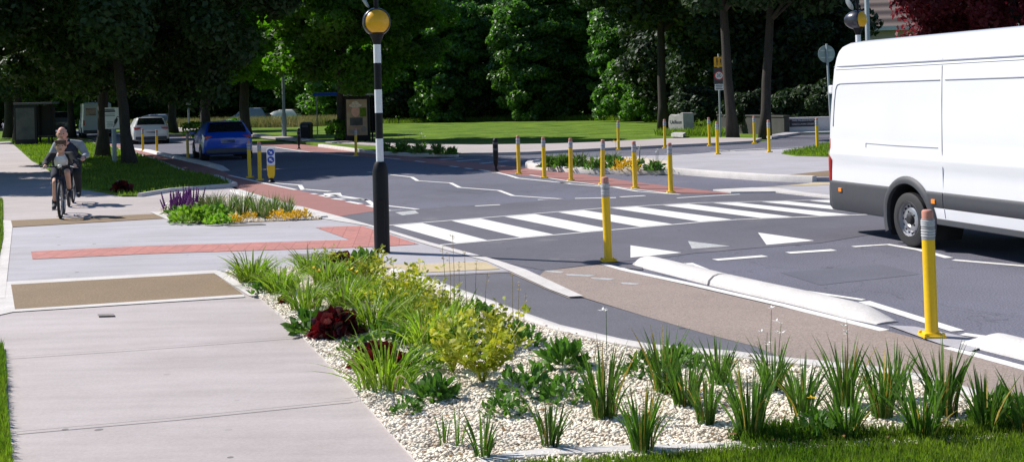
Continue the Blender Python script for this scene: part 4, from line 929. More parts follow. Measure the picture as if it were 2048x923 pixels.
# ================================================================ cars
def car(label, loc, rz, m, L=4.35, Wd=1.82, H=1.50, belt=.98, clear=.22, group=None, kind='parked_car', rear_rake=.5, roof_in=.60, van_like=False):
    t = thing('car' if not van_like else 'van', label, 'car' if not van_like else 'van', loc, rz, group)
    hw = Wd / 2; Ry = [ (0.0, .36, .50, .80, .86), (.05, .26, .40, .88, .94), (.16, .22, .38, .95, .98)]
    st = []
    # x, z bottom, z belt, z top, belt half width factor, top half width factor
    if van_like:
        st = [(0, .30, 1.05, H * .96, .93, .84), (.08, .25, 1.05, H, .97, .88), (1.2, .2, 1.05, H, 1, .9), (L * .62, .2, 1.05, H, 1, .9), (L * .70, .2, 1.05, H * .98, 1, .88), (L * .84, .2, 1.08, 1.16, 1, .85), (L * .97, .24, .85, .92, .95, .8), (L, .3, .6, .66, .88, .75)]
    else:
        st = [(0, .34, .80, .84, .84, .80), (.06, .26, .88, .92, .93, .88), (.16, .22, belt, belt + .02, .97, .86), (.16 + rear_rake * .55, .20, belt + .01, H * .90, .985, .76), (.16 + rear_rake, .20, belt + .01, H - .02, 1, .72), (1.5, .2, belt, H, 1, .74), (2.3, .2, belt - .02, H - .02, 1, .74), (2.75, .2, belt - .04, H - .12, 1, .74), (3.45, .2, belt - .06, belt - .02, .98, .80), (4.0, .22, .80, .86, .93, .78), (L - .08, .28, .68, .74, .86, .72), (L, .34, .56, .62, .78, .66)]
    rings = []
    for x, zb_, zt, zr, fb, ft in st:
        zm = zb_ + (zt - zb_) * .5
        half = [(0.0, zb_), (hw * .80 * fb, zb_), (hw * .98 * fb, zb_ + .08), (hw * 1.0 * fb, zm), (hw * .965 * fb, zt), (hw * ft * 1.0, zr - .05 if zr - zt > .2 else zr - .005), (hw * ft * .86, zr), (0.0, zr + .025)]
        rings.append([(x, -y, z) for y, z in half] + [(x, y, z) for y, z in half[-2:0:-1]])
    mb = MB(); k = len(rings[0]); vs = [p for r in rings for p in r]; fs = []
    for i in range(len(rings) - 1):
        for j in range(k): fs.append((i * k + j, (i + 1) * k + j, (i + 1) * k + (j + 1) % k, i * k + (j + 1) % k))
    fs.append(tuple(range(k))); fs.append(tuple((len(rings) - 1) * k + j for j in range(k - 1, -1, -1)))
    mb.add(vs, fs); mb.build('body', m, t, smooth=32)
    V3 = lambda i, j: Vector(rings[i][j])
    def patch(i0, i1, j, u0, u1, v0, v1, off=.006):
        """glass lying on the surface between stations i0..i1, ring edge j..j+1"""
        a, b, c, d = V3(i0, j), V3(i1, j), V3(i1, j + 1), V3(i0, j + 1)
        def q(u, v): return (a * (1 - u) + b * u) * (1 - v) + (d * (1 - u) + c * u) * v
        nrm = (b - a).cross(d - a).normalized()
        cen = Vector((L / 2, 0, .8)); nrm = nrm if nrm.dot(q(.5, .5) - cen) > 0 else -nrm
        return [q(u0, v0) + nrm * off, q(u1, v0) + nrm * off, q(u1, v1) + nrm * off, q(u0, v1) + nrm * off]
    if not van_like:
        # rear screen: between stations 2..4 over the middle faces
        g = MB(); zt0, zt1 = st[2][3], st[4][3] - .07; x0, x1 = st[2][0], st[4][0]
        wv0, wv1 = hw * st[2][5] * .90, hw * st[4][5] * .86
        rows = []
        for u in (.12, .5, .93):
            x = x0 + (x1 - x0) * u; z = np.interp(x, [s_[0] for s_ in st[2:5]], [s_[3] for s_ in st[2:5]]) + .012; w_ = wv0 + (wv1 - wv0) * u
            rows.append([(x - .03, -w_, z - .01), (x - .035, -w_ * .5, z + .012), (x - .035, w_ * .5, z + .012), (x - .03, w_, z - .01)])
        g.add([p for r in rows for p in r], [(i * 4 + j, i * 4 + j + 1, (i + 1) * 4 + j + 1, (i + 1) * 4 + j) for i in range(2) for j in range(3)])
        g.build('rear_window', M['glass_dark'], t, smooth=60)
        sp = MB(); sp.box((x1 - .06, 0, st[4][3] + .012), (.26, hw * 1.3, .03)); sp.build('spoiler', m, t, bevel=.01)
        ws = MB(); ws.add([(2.78, -hw * .66, H - .12), (2.78, hw * .66, H - .12), (3.42, hw * .76, belt + .01), (3.42, -hw * .76, belt + .01)], [(0, 3, 2, 1)]); ws.build('windscreen', M['glass_dark'], t)
        for s, jj in ((-1, 4), (1, k - 5)):
            for i0, i1, ua, ub in ((3, 5, .25, .80), (5, 6, -.10, .72), (6, 7, -.12, 1.0)):
                gg = MB()
                pa = patch(i0, i1, jj if s < 0 else jj - 1, ua, ub, .10, .90) if s < 0 else patch(i0, i1, jj - 1, ua, ub, .10, .90)
                gg.add(pa, [(0, 1, 2, 3)]); gg.build('side_window', M['glass_dark'], t)
            tl = MB(); tl.box((.075, s * hw * .72, belt - .10), (.10, hw * .36, .13), mat=Matrix.Rotation(s * R(18), 3, 'Z')); tl.build('tail_light', M['red_lens'], t, bevel=.025)
            mi = MB(); mi.box((3.0, s * (hw + .08), belt + .03), (.1, .2, .13)); mi.build('wing_mirror', m, t, bevel=.03)
        pl = MB(); pl.box((.015, 0, .72), (.03, .50, .11)); pl.build('number_plate', M['plate'], t)
        bu = MB(); bu.box((.05, 0, .37), (.16, Wd * .84, .20)); bu.build('rear_bumper', M['dark_trim'], t, bevel=.04)
        bd = MB(); bd.box((-.0, 0, .585), (.03, Wd * .72, .03)); bd.build('bumper_crease', m, t, bevel=.008)
    else:
        g = MB(); g.add([(L * .705, -hw * .80, H * .93), (L * .705, hw * .80, H * .93), (L * .835, hw * .86, 1.20), (L * .835, -hw * .86, 1.20)], [(0, 3, 2, 1)]); g.build('windscreen', M['glass_dark'], t)
        for s in (-1, 1):
            gg = MB(); gg.add([(L * .56, s * hw * .975, 1.12), (L * .78, s * hw * .985, 1.14), (L * .72, s * hw * .93, H * .86), (L * .56, s * hw * .93, H * .88)], [(0, 1, 2, 3)]); gg.build('side_window', M['glass_dark'], t)
            tl = MB(); tl.box((.02, s * hw * .86, .95), (.06, .12, .34)); tl.build('tail_light', M['red_lens'], t, bevel=.02)
            hl = MB(); hl.ell((L * .97, s * hw * .66, .80), (.12, .2, .1), 10); hl.build('headlight', M['white_plastic'], t, smooth=90)
        rw = MB()
        for s in (-1, 1): rw.box((.0, s * hw * .42, H * .74), (.03, hw * .62, .46))
        rw.build('rear_window', M['glass_dark'], t, bevel=.01)
        bu = MB(); bu.box((.02, 0, .38), (.16, Wd * .9, .2)); bu.build('rear_bumper', M['dark_trim'], t, bevel=.04)
    for x in (.80, L - .85):
        for s in (-1, 1):
            w_ = MB(); w_.lathe([(.19, .1), (.30, .1), (.325, .06), (.325, -.06), (.30, -.1), (.19, -.1)], 24, axis='y', caps=False); o = w_.build('wheel', M['rubber'], t, smooth=40); o.location = (x, s * (hw - .085), .325)
            w2 = MB(); w2.lathe([(.20, .095), (.195, .07), (.06, .085), (0, .09)], 20, axis='y', caps=False); w2.build('rim', M['metal'], o, smooth=40)
            if s < 0: o.rotation_euler = (0, 0, math.pi)
            ac = MB(); ac.lathe([(.37, -.30), (.37, .0), (0, .001)], 24, axis='y'); q = ac.build('wheel_arch', M['chassis'], t); q.location = (x, s * (hw - .012), .335)
            if s < 0: q.rotation_euler = (0, 0, math.pi)
    return t
def heading(px, py, vx):      # angle of a car standing at a place and driving along the road towards a far point
    a = P(px, py); b = P(vx[0], vx[1]); d = b - a; return math.atan2(d.y, d.x)
car('blue hatchback with red tail lights driving away under the trees', P(457, 320.5), heading(457, 316, (330, 274)), M['blue_car'], 4.4, 1.86, 1.47, .98).scale = (.93, .93, .90)
car('white car with wide black rear window driving away beyond the blue hatchback', P(303, 288), heading(303, 288, (228, 263)), M['white_car'], 4.4, 1.86, 1.60, 1.06, rear_rake=.42).scale = (.95, .98, .84)
car('dark grey car in shade behind the bald cyclist', P(122, 265), heading(122, 265, (95, 256)), M['grey_car'], 4.5, 1.86, 1.66, 1.08)
car('pale van partly hidden by the thick dark trunk', P(196, 274.5), heading(196, 275, (160, 262)), M['light_van'], 5.2, 1.95, 2.25, van_like=True)
car('silver people carrier passing on the far road beyond the meadow', A(538, 240, 124).xy.to_3d() - Vector((0, 0, .25)), R(172), M['silver_car'], 4.6, 1.8, 1.75, 1.05)
car('pale blue car with bright windscreen far behind the white car', A(352, 245, 104).xy.to_3d() - Vector((0, 0, .3)), R(176), M['silver_car'], 4.4, 1.8, 1.5)
car('small white car half hidden by leaves beside the lamp post', A(600, 238, 130).xy.to_3d() - Vector((0, 0, .3)), R(170), M['white_car'], 4.2, 1.75, 1.5)
# ================================================================ trees
def leaf_quads(c, nrm, tang, L, Wd, fold=.15):
    """diamond leaves: centre, normal, long axis (n,3); sizes (n,1)"""
    b = np.cross(nrm, tang); b = unit(b)
    p0 = c - tang * L * .5; p2 = c + tang * L * .5 - nrm * L * fold
    p1 = c + b * Wd * .5 - tang * L * .05; p3 = c - b * Wd * .5 - tang * L * .05
    return np.stack([p0, p1, p2, p3], 1).reshape(-1, 3)
def crown(name, seed, r, lobes, per, leaf, lobe_r, m, zmin=-.85, shell=.62, flat=.72):
    rng = np.random.default_rng(seed); rx, ry, rz = r
    d = unit(rng.normal(size=(lobes * 3, 3))); d = d[d[:, 2] > zmin][:lobes]
    f = rng.uniform(shell, 1.0, (len(d), 1)) ** .7
    # uneven outline: a few big bulges and bites
    bul = np.ones((len(d), 1))
    for _ in range(9):
        a = unit(rng.normal(size=3)); bul += rng.uniform(-.34, .26) * np.maximum(0, d @ a)[:, None] ** 3
    bul = bul * rng.normal(1, .10, (len(d), 1))
    c = d * f * bul * np.array([rx, ry, rz])
    lr = lobe_r * rng.uniform(.6, 1.35, (len(d), 1))
    k = np.repeat(np.arange(len(d)), per); n = len(k)
    dd = unit(rng.normal(size=(n, 3)) + d[k] * .45 + np.array([0, 0, .25]))
    rad = lr[k] * rng.uniform(.35, 1.08, (n, 1)) ** .6
    pos = c[k] + dd * rad * np.array([1, 1, flat])
    nrm = unit(dd * .7 + rng.normal(size=(n, 3)) * .55 + np.array([0, 0, .45]))
    tg = unit(np.cross(nrm, rng.normal(size=(n, 3)))); tg = unit(tg + dd * .5 - np.array([0, 0, .45])); tg = unit(tg - nrm * (tg * nrm).sum(1, keepdims=True))
    L = leaf * rng.uniform(.6, 1.35, (n, 1))
    V = leaf_quads(pos, nrm, tg, L, L * rng.uniform(.5, .75, (n, 1)))
    return np_mesh(name, V, [np.arange(4 * n).reshape(n, 4)], m)
def trunk_mesh(name, seed, h, r0, top, spread, nb, m, flare=1.5, lean=(0, 0)):
    rng = random.Random(seed); mb = MB()
    pts, rs = [], []
    for i in range(9):
        f = i / 8; pts.append((lean[0] * f * f + rng.uniform(-.03, .03) * (i > 0), lean[1] * f * f + rng.uniform(-.03, .03) * (i > 0), -.05 + h * f)); rs.append(r0 * ((1 - .55 * f) + (flare - 1) * max(0, 1 - f * 9)))
    mb.tube(pts, rs, 12)
    for b in range(nb):
        z0 = h * rng.uniform(.45, .95); a = 2 * math.pi * b / nb + rng.uniform(-.4, .4); f = z0 / h
        p = Vector((lean[0] * f * f, lean[1] * f * f, z0)); dr = Vector((math.cos(a), math.sin(a), rng.uniform(.5, 1.2))); q = [p]; rr = [r0 * .38 * (1.1 - f * .5)]
        ln = spread * rng.uniform(.6, 1.0)
        for j in range(1, 6):
            dr = (dr + Vector((rng.uniform(-.2, .2), rng.uniform(-.2, .2), .06))).normalized(); q.append(q[-1] + dr * ln / 5); rr.append(rr[0] * (1 - j * .17))
        mb.tube(q, rr, 7)
    me = bpy.data.meshes.new(name); me.from_pydata(mb.v, [], mb.f); me.polygons.foreach_set('use_smooth', [True] * len(mb.f)); me.materials.append(m)
    return me
M['crown_s'] = leafmat('shaded_lime_leaf', (.020, .042, .012), (.036, .068, .014), .22, .35, tc=(1.9, 2.2, .6))  # darker copy of the lime leaf, canopy shade put into its colour
TR = {}
def proto(key, crown_args, trunk_args): TR[key] = (crown('crown', *crown_args), trunk_mesh('trunk', *trunk_args))
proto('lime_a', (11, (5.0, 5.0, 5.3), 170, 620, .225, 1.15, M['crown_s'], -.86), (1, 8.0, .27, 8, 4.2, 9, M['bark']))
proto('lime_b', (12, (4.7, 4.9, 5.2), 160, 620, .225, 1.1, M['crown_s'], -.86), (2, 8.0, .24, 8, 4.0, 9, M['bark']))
proto('lime_c', (13, (4.6, 4.6, 5.0), 230, 320, .27, .95, M['crown_a'], -.92, .55, .5), (3, 8.0, .33, 8, 4.4, 10, M['bark']))
proto('lime_d', (33, (4.6, 4.6, 4.9), 220, 320, .26, .92, M['crown_a'], -.92, .55, .5), (33, 8.0, .24, 8, 4.2, 9, M['bark']))
proto('wood_a', (14, (4.0, 4.0, 5.4), 210, 250, .30, .95, M['crown_b'], -.97, .5, .5), (4, 6.0, .20, 8, 3.0, 7, M['bark']))
proto('wood_b', (15, (3.6, 3.8, 5.8), 210, 240, .29, .9, M['crown_b'], -.97, .5, .5), (5, 6.0, .18, 8, 2.8, 7, M['bark']))
proto('wood_c', (24, (2.9, 2.9, 5.2), 200, 240, .27, .78, M['crown_b'], -.97, .45, .5), (14, 6.0, .18, 8, 2.4, 7, M['bark']))
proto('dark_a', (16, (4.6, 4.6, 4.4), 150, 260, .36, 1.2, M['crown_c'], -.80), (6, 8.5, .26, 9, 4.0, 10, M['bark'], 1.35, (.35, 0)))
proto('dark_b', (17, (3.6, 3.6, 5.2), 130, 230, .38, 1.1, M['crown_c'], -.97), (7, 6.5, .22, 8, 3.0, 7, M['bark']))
proto('copper', (18, (4.4, 4.2, 3.6), 150, 260, .26, 1.05, M['crown_red'], -.90), (8, 6.0, .22, 7, 3.2, 9, M['bark']))
proto('bush_a', (19, (2.3, 1.8, 1.9), 64, 170, .27, .5, M['crown_b'], -.6, .3), (9, 1.6, .07, 2, 1.2, 6, M['bark']))
proto('bush_b', (20, (1.8, 1.6, 1.4), 55, 170, .25, .5, M['crown_c'], -.6, .3), (10, 1.2, .07, 2, 1.0, 6, M['bark']))
proto('sapling', (21, (.42, .40, .55), 14, 36, .15, .2, M['crown_a'], -.7), (11, .9, .02, 1, .4, 4, M['bark']))
trng = random.Random(21)
def tree(name, cat, key, label, loc, cz, scale=1.0, group=None, rz=None, trunk=True, squash=1.0, tr_scale=1.0, lean=(0, 0)):
    cm, tm = TR[key]; t = thing(name, label, cat, (loc[0], loc[1], 0), trng.uniform(0, 6.28) if rz is None else rz, group)
    c = link('crown', cm, None, t); c.location = (0, 0, cz); c.scale = (scale, scale, scale * squash)
    if trunk: k = link('trunk', tm, None, t); k.scale = (tr_scale, tr_scale, max(.6, cz / 7.0) if key[:4] in ('lime', 'dark') else cz / 4.5); k.rotation_euler = (R(lean[1]), R(lean[0]), 0)
    return t
G1 = 'lime trees along the road'
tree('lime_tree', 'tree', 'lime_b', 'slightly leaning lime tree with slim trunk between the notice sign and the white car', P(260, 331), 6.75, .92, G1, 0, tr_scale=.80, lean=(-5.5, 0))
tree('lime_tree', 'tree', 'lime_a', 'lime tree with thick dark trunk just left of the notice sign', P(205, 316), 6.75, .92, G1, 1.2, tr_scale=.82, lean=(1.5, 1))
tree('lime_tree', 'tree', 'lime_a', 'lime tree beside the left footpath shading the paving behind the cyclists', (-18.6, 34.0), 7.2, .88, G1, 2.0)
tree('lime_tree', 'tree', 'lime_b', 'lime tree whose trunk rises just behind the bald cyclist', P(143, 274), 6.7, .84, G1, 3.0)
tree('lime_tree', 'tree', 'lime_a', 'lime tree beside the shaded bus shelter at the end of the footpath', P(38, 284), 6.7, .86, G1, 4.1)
tree('lime_tree', 'tree', 'lime_c', 'lime tree with a thin trunk standing between the pale van and the shaded shelter', P(96, 266), 6.7, .84, G1, 5.0)
tree('lime_tree', 'tree', 'lime_c', 'lime tree on the far verge right behind the white car', P(345, 264), 6.5, .80, G1, .9)
tree('lime_tree', 'tree', 'lime_d', 'lime tree whose trunk meets the left roof edge of the blue car', P(412, 283.5), 6.4, .80, G1, 2.2, tr_scale=1.2)
tree('lime_tree', 'tree', 'lime_c', 'lime tree whose trunk rises above the right roof edge of the blue car', P(490, 272), 6.4, .78, G1, 3.3)
tree('lime_tree', 'tree', 'lime_c', 'big lime tree with broad sunlit crown in front of the bus shelter poster', P(688, 283), 6.9, 1.0, G1, 4.4)
for x, y, k, l in ((-36, 84, 'lime_c', 'distant dark tree beyond the shaded bus shelter'),):
    tree('lime_tree', 'tree', k, l, (x, y), 7.4, .88, 'trees left of the footpath')
G2 = 'trees of the dense wood behind the lawn'
WOOD = [(775, 106, 'wood_b', 5.8, 1.05, 'small wood tree seen just right of the banded beacon pole'), (838, 108, 'wood_b', 5.9, 1.0, 'wood tree with rounded crown left of the pale flowering shrub'),
        (905, 103, 'wood_b', 5.6, 1.0, 'tall wood tree right behind the pale flowering shrub'), (1045, 98, 'wood_c', 5.8, 1.2, 'wood tree with leaves to the ground, brightest of the sunlit leafy wall'), (1105, 101, 'wood_c', 6.2, 1.25, 'wood tree at the middle of the leafy wall above the lawn shadow'),
        (1185, 99, 'wood_b', 7.0, 1.0, 'wood tree over the dark gap at the back of the lawn'), (965, 112, 'wood_a', 6.8, 1.1, 'tall wood tree above the dark hollow'), (1145, 108, 'wood_a', 6.8, 1.1, 'wood tree rising over the back of the mown lawn'), (1295, 92, 'wood_c', 6.0, 1.0, 'wood tree just right of the tall thin trunk'), (1012, 105, 'wood_b', 5.8, .95, 'narrow wood tree at the left edge of the leafy wall'), (1240, 92, 'wood_c', 6.0, 1.05, 'wood tree behind the low bushes left of the tall thin trunk')]
for px, Y, k, cz, s, l in WOOD: tree('wood_tree', 'tree', k, l, A(px, 200, Y), cz, s, G2)
for i, (px, l) in enumerate(((720, 'back row wood tree above the bus shelter'), (800, 'back row wood tree right of the beacon pole'), (880, 'back row wood tree above the pale shrub'), (960, 'back row wood tree filling the dark hollow'), (1050, 'back row wood tree behind the brightest leaves'), (1130, 'back row wood tree above the mown lawn'), (1220, 'back row wood tree behind the low bushes'), (1300, 'back row wood tree behind the tall thin trunk'))):
    tree('wood_tree', 'tree', ('wood_a', 'wood_b')[i % 2], l, A(px, 200, 120 + (i % 3) * 4), 6.6, 1.35, G2)
G3 = 'dark trees beside the side road'
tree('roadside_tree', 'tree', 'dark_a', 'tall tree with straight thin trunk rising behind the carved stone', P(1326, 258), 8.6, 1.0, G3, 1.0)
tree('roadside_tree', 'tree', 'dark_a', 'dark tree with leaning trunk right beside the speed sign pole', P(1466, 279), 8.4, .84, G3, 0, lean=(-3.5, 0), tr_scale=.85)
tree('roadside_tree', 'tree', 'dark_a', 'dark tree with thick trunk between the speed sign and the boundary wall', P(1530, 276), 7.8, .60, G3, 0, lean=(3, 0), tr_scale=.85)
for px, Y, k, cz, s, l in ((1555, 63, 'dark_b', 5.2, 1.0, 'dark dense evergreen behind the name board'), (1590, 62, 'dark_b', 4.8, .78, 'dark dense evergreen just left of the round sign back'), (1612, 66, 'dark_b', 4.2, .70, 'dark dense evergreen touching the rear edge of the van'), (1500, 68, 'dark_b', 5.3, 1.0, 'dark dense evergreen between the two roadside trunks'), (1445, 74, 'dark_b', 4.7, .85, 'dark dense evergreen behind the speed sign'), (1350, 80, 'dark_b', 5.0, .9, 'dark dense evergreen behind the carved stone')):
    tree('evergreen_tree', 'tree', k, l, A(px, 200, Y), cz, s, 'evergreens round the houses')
tree('copper_tree', 'tree', 'copper', 'copper red leaved tree showing above the roof of the white van', A(2030, 200, 48), 5.9, .98)
BK = [(-60, 120, 'lime_c', 'far backdrop tree at the left border'), (20, 128, 'lime_a', 'far backdrop tree beyond the shaded shelter'), (110, 122, 'lime_c', 'far backdrop tree behind the dark grey car'), (190, 130, 'lime_b', 'far backdrop tree behind the pale van'), (270, 138, 'wood_a', 'far backdrop tree left of the traffic signal'), (345, 146, 'wood_b', 'far backdrop tree behind the white car'), (415, 150, 'wood_a', 'far backdrop tree above the blue car'), (480, 148, 'wood_b', 'far backdrop tree behind the silver people carrier'), (545, 146, 'wood_a', 'far backdrop tree right behind the lamp post'), (612, 142, 'wood_b', 'far backdrop tree left of the blue canopy'), (670, 136, 'wood_a', 'far backdrop tree behind the big lime trunk')]
for px, Y, k, l in BK: tree('far_tree', 'tree', k, l, A(px, 200, Y), 6.8, 1.45, 'trees beyond the green')
G4 = 'bushes at the foot of the wood'
for px, Y, k, s, l in ((880, 101, 'bush_a', 1.45, 'bush with pale dotted flowers at the lawn edge right of the beacon'), (945, 103, 'bush_b', 1.3, 'dark bush in the hollow right of the pale flowered bush'), (1062, 97, 'bush_a', 1.2, 'bright leafy bush at the foot of the sunlit leafy wall'), (1115, 98, 'bush_a', 1.15, 'leafy bush right beside the bright bush at the wood edge'), (1250, 87, 'bush_a', 1.25, 'rounded bush left of the tall thin trunk'), (1290, 82, 'bush_a', .95, 'small bush touching the foot of the tall thin trunk'), (800, 104, 'bush_b', 1.3, 'dark low bush behind the beacon pole'), (1175, 98, 'bush_b', 1.3, 'dark bush in the gap of the wood edge'),
                       (1590, 54.5, 'bush_b', .8, 'greyish bush just behind the name board wall'), (1640, 54, 'bush_b', .9, 'greyish bush behind the wall near the round sign'), (1400, 60, 'bush_b', .9, 'dark bush between the carved stone and the speed sign'), (1490, 56, 'bush_b', .75, 'dark bush behind the old garden wall')):
    tree('bush', 'bush', k, l, A(px, 200, Y), 1.35 * s, s, G4)
for px, py, l in ((678, 285, 'bright leafy shoots at the foot of the big lime trunk'), (392, 285, 'leafy shoots left of the trunk by the blue car'), (474, 272, 'leafy shoots at the foot of the trunk above the blue car')):
    tree('leaf_shoots', 'shoots', 'sapling', l, P(px, py), .6, 1.3, 'leafy shoots at trunk feet')

# ---------------------------------------------------------------- grass that nobody could count
def grass(name, poly, n, h, w, m, seed, lean=.35, z=0.0, label='', clump=0.0, mask=None):
    rng = np.random.default_rng(seed); xy = scatter(poly, n, rng)
    if clump:
        keep = (np.sin(xy[:, 0] * 3.1 + 1.7 * np.sin(xy[:, 1] * 2.3)) + np.sin(xy[:, 1] * 4.3 + xy[:, 0])) > rng.normal(-.4, .9, n) * clump; xy = xy[keep]
    n = len(xy); a = rng.uniform(0, 6.283, n); hh = h * rng.uniform(.45, 1.25, n); ww = w * rng.uniform(.6, 1.3, n)
    side = np.stack([np.cos(a), np.sin(a), np.zeros(n)], 1); b = rng.uniform(0, 6.283, n); ln = np.stack([np.cos(b), np.sin(b), np.zeros(n)], 1) * (lean * hh * rng.uniform(.2, 1.4, n))[:, None]
    base = np.stack([xy[:, 0], xy[:, 1], np.full(n, z)], 1); up = np.array([0, 0, 1.0])
    mid = base + ln * .35 + up * (hh * .6)[:, None]; tip = base + ln + up * hh[:, None]
    V = np.stack([base - side * ww[:, None] / 2, base + side * ww[:, None] / 2, mid + side * ww[:, None] * .4, mid - side * ww[:, None] * .4, tip], 1).reshape(-1, 3)
    i = 5 * np.arange(n)[:, None]
    o = link(name, np_mesh(name, V, [i + np.array([[0, 1, 2, 3]]), i + np.array([[3, 2, 4]])], m)); o['kind'] = 'stuff'; o['category'] = 'grass'; o['label'] = label
    return o
xyp = lambda pts: [tuple(p.xy) for p in W(pts)]
grass('grass', xyp([(1000, 948), (1120, 939), (1290, 929), (1400, 920), (1480, 908), (1500, 894), (1600, 883), (1680, 880), (1765, 884), (1905, 878), (2048, 866), (2150, 860), (2150, 1010), (1000, 1010)]), 26000, .055, .0055, M['turf'], 31, z=.03, label='short turf along the near edge of the planting bed')
grass('grass', xyp([(1455, 893), (1480, 872), (1560, 868), (1660, 872), (1765, 880), (1905, 874), (2048, 862), (2100, 862), (2100, 880), (1500, 905)]), 4200, .08, .006, M['turf'], 32, z=.03, label='longer turf creeping into the gravel under the iris clumps')
grass('grass', xyp([(-120, 702), (7, 700), (14, 760), (12, 800), (18, 860), (24, 925), (30, 1000), (-200, 1000)]), 14000, .07, .006, M['turf'], 33, z=.03, label='turf margin along the near left side of the footpath')
grass('grass', xyp([(-60, 400), (5, 400), (8, 480), (-5, 545), (-120, 560)]), 5000, .07, .008, M['turf'], 34, z=.03, label='turf margin left of the crossing pavement')
grass('grass', xyp(VERGE), 30000, .085, .022, M['turf'], 35, z=.05, label='grass of the verge between footpath and cycle track')
grass('grass', xyp([(1563, 314), (1630, 301.5), (1646, 296), (1690, 293), (1760, 293), (1760, 323), (1672, 321), (1591, 318.5)]), 6000, .10, .02, M['turf'], 36, z=.12, label='grass corner beside the leaning round sign')
grass('grass', [(-20, 102), (-3, 98), (3, 95), (8, 89), (11, 80), (9.5, 70), (11, 62), (14, 66), (13, 84), (9, 96), (-2, 104), (-20, 106)], 16000, .42, .035, M['turf'], 38, .45, z=-.05, label='long rough grass along the foot of the wood')
grass('grass', [(6.6, 55), (7.6, 53.2), (9.2, 52), (10, 54), (9, 60)], 3500, .30, .03, M['turf'], 39, .45, z=-.02, label='rough grass round the carved stone')
grass('meadow', [(-36, 104), (-17, 95), (-15.5, 97), (-15, 104), (-17, 109), (-38, 112)], 18000, .75, .05, M['meadow'], 40, .4, z=-.05, label='tall pinkish meadow grass beyond the blue car')
# ================================================================ planting bed plants
def strap(name, seed, n, h, w, spread, bend, mats, seg=5, dry=.06, twist=.3):
    """upright or arching strap leaves rooted in a small ring"""
    rng = np.random.default_rng(seed); V = np.zeros((n, seg + 1, 2, 3)); 
    a = rng.uniform(0, 6.283, n); r0 = np.sqrt(rng.uniform(0, 1, n)) * spread * .38; hh = h * rng.uniform(.55, 1.12, n); out = rng.uniform(.15, 1.0, n) * spread; bd = bend * rng.uniform(.2, 1.3, n) + (rng.uniform(size=n) < .16) * rng.uniform(.3, .9, n); out = out * (1 + .5 * (bd > .3) * (bend < .3)); ww = w * rng.uniform(.7, 1.2, n)
    fa = a + rng.normal(0, 1.1, n)
    for s in range(seg + 1):
        f = s / seg
        rr = r0 + out * (f ** 1.6); z = hh * (f - bd * f ** 3 * .55)
        x = np.cos(a) * rr; y = np.sin(a) * rr; wd = ww * (1 if f < .5 else (1 - ((f - .5) / .5) ** 1.6)) * (.75 + .25 * min(1, f * 3)) / 2 + .0004
        t = fa + twist * f
        V[:, s, 0] = np.stack([x - np.cos(t) * wd, y - np.sin(t) * wd, z], 1); V[:, s, 1] = np.stack([x + np.cos(t) * wd, y + np.sin(t) * wd, z], 1)
    k = 2 * (seg + 1); i = k * np.arange(n)[:, None]
    fs = np.concatenate([(i + np.array([[2 * s, 2 * s + 1, 2 * s + 3, 2 * s + 2]]))[:, None] for s in range(seg)], 1).reshape(-1, 4)
    mi = np.repeat((rng.uniform(size=n) < dry).astype(int), seg)
    return np_mesh(name, V.reshape(-1, 3), [fs], mats, mi)
def leafy(name, seed, n, r, h, L, wr, m, upright=.3, stems=0, top=False, round_=False):
    """leaves spread through a low mound; some carried up on stems"""
    rng = np.random.default_rng(seed)
    if stems:
        sa = rng.uniform(0, 6.283, stems); so = rng.uniform(.2, 1, stems) * r; sh = h * rng.uniform(.55, 1.1, stems)
        k = rng.integers(0, stems, n); f = rng.uniform(.25, 1.0, n)
        pos = np.stack([np.cos(sa[k]) * so[k] * f, np.sin(sa[k]) * so[k] * f, sh[k] * f], 1); a = rng.uniform(0, 6.283, n)
        d = np.stack([np.cos(a), np.sin(a), np.full(n, upright)], 1); d = unit(d); pos = pos + d * L * .5
    else:
        d = unit(rng.normal(size=(n, 3)) + np.array([0, 0, .5])); d[:, 2] = np.abs(d[:, 2]); pos = d * np.array([r, r, h]) * rng.uniform(.55, 1.0, (n, 1)); d = unit(d + rng.normal(0, .4, (n, 3)) + np.array([0, 0, upright]))
    tg = d; nr = unit(np.cross(tg, rng.normal(size=(n, 3))) + np.array([0, 0, .9])); nr = unit(nr - tg * (nr * tg).sum(1, keepdims=True))
    b = np.cross(nr, tg); ll = L * rng.uniform(.6, 1.25, (n, 1)); w_ = ll * wr
    p = [pos - tg * ll * .5, pos - tg * ll * .2 + b * w_ * .45, pos + tg * ll * .15 + b * w_ * .5 - nr * ll * .04, pos + tg * ll * .5 - nr * ll * .16, pos + tg * ll * .15 - b * w_ * .5 - nr * ll * .04, pos - tg * ll * .2 - b * w_ * .45]
    V = np.stack(p, 1).reshape(-1, 3); V[:, 2] = np.maximum(V[:, 2], .004)
    i = 6 * np.arange(n)[:, None]
    fs = np.concatenate([i + np.array([[0, 1, 4, 5]]), i + np.array([[1, 2, 3, 4]])])
    me_v, me_f = V, [fs]
    if stems:
        sv, sf = [], []; base = len(V); vv = []
        for s in range(stems):
            p1 = np.array([math.cos(sa[s]) * so[s], math.sin(sa[s]) * so[s], sh[s]]); q = np.array([-math.sin(sa[s]), math.cos(sa[s]), 0]) * .004
            vv += [-q, q, p1 + q * .4, p1 - q * .4]; sf.append([base + 4 * s + j for j in range(4)])
        me_v = np.vstack([V, np.array(vv)]); me_f = [fs, np.array(sf)]
    return np_mesh(name, me_v, me_f, m)
BD = [M['blade'], M['blade_dry']]
IR = [strap('foliage', 50 + i, n, h, .0145, sp, .10, BD) for i, (n, h, sp) in enumerate(((78, .47, .20), (62, .39, .20), (50, .40, .17), (30, .31, .14)))]
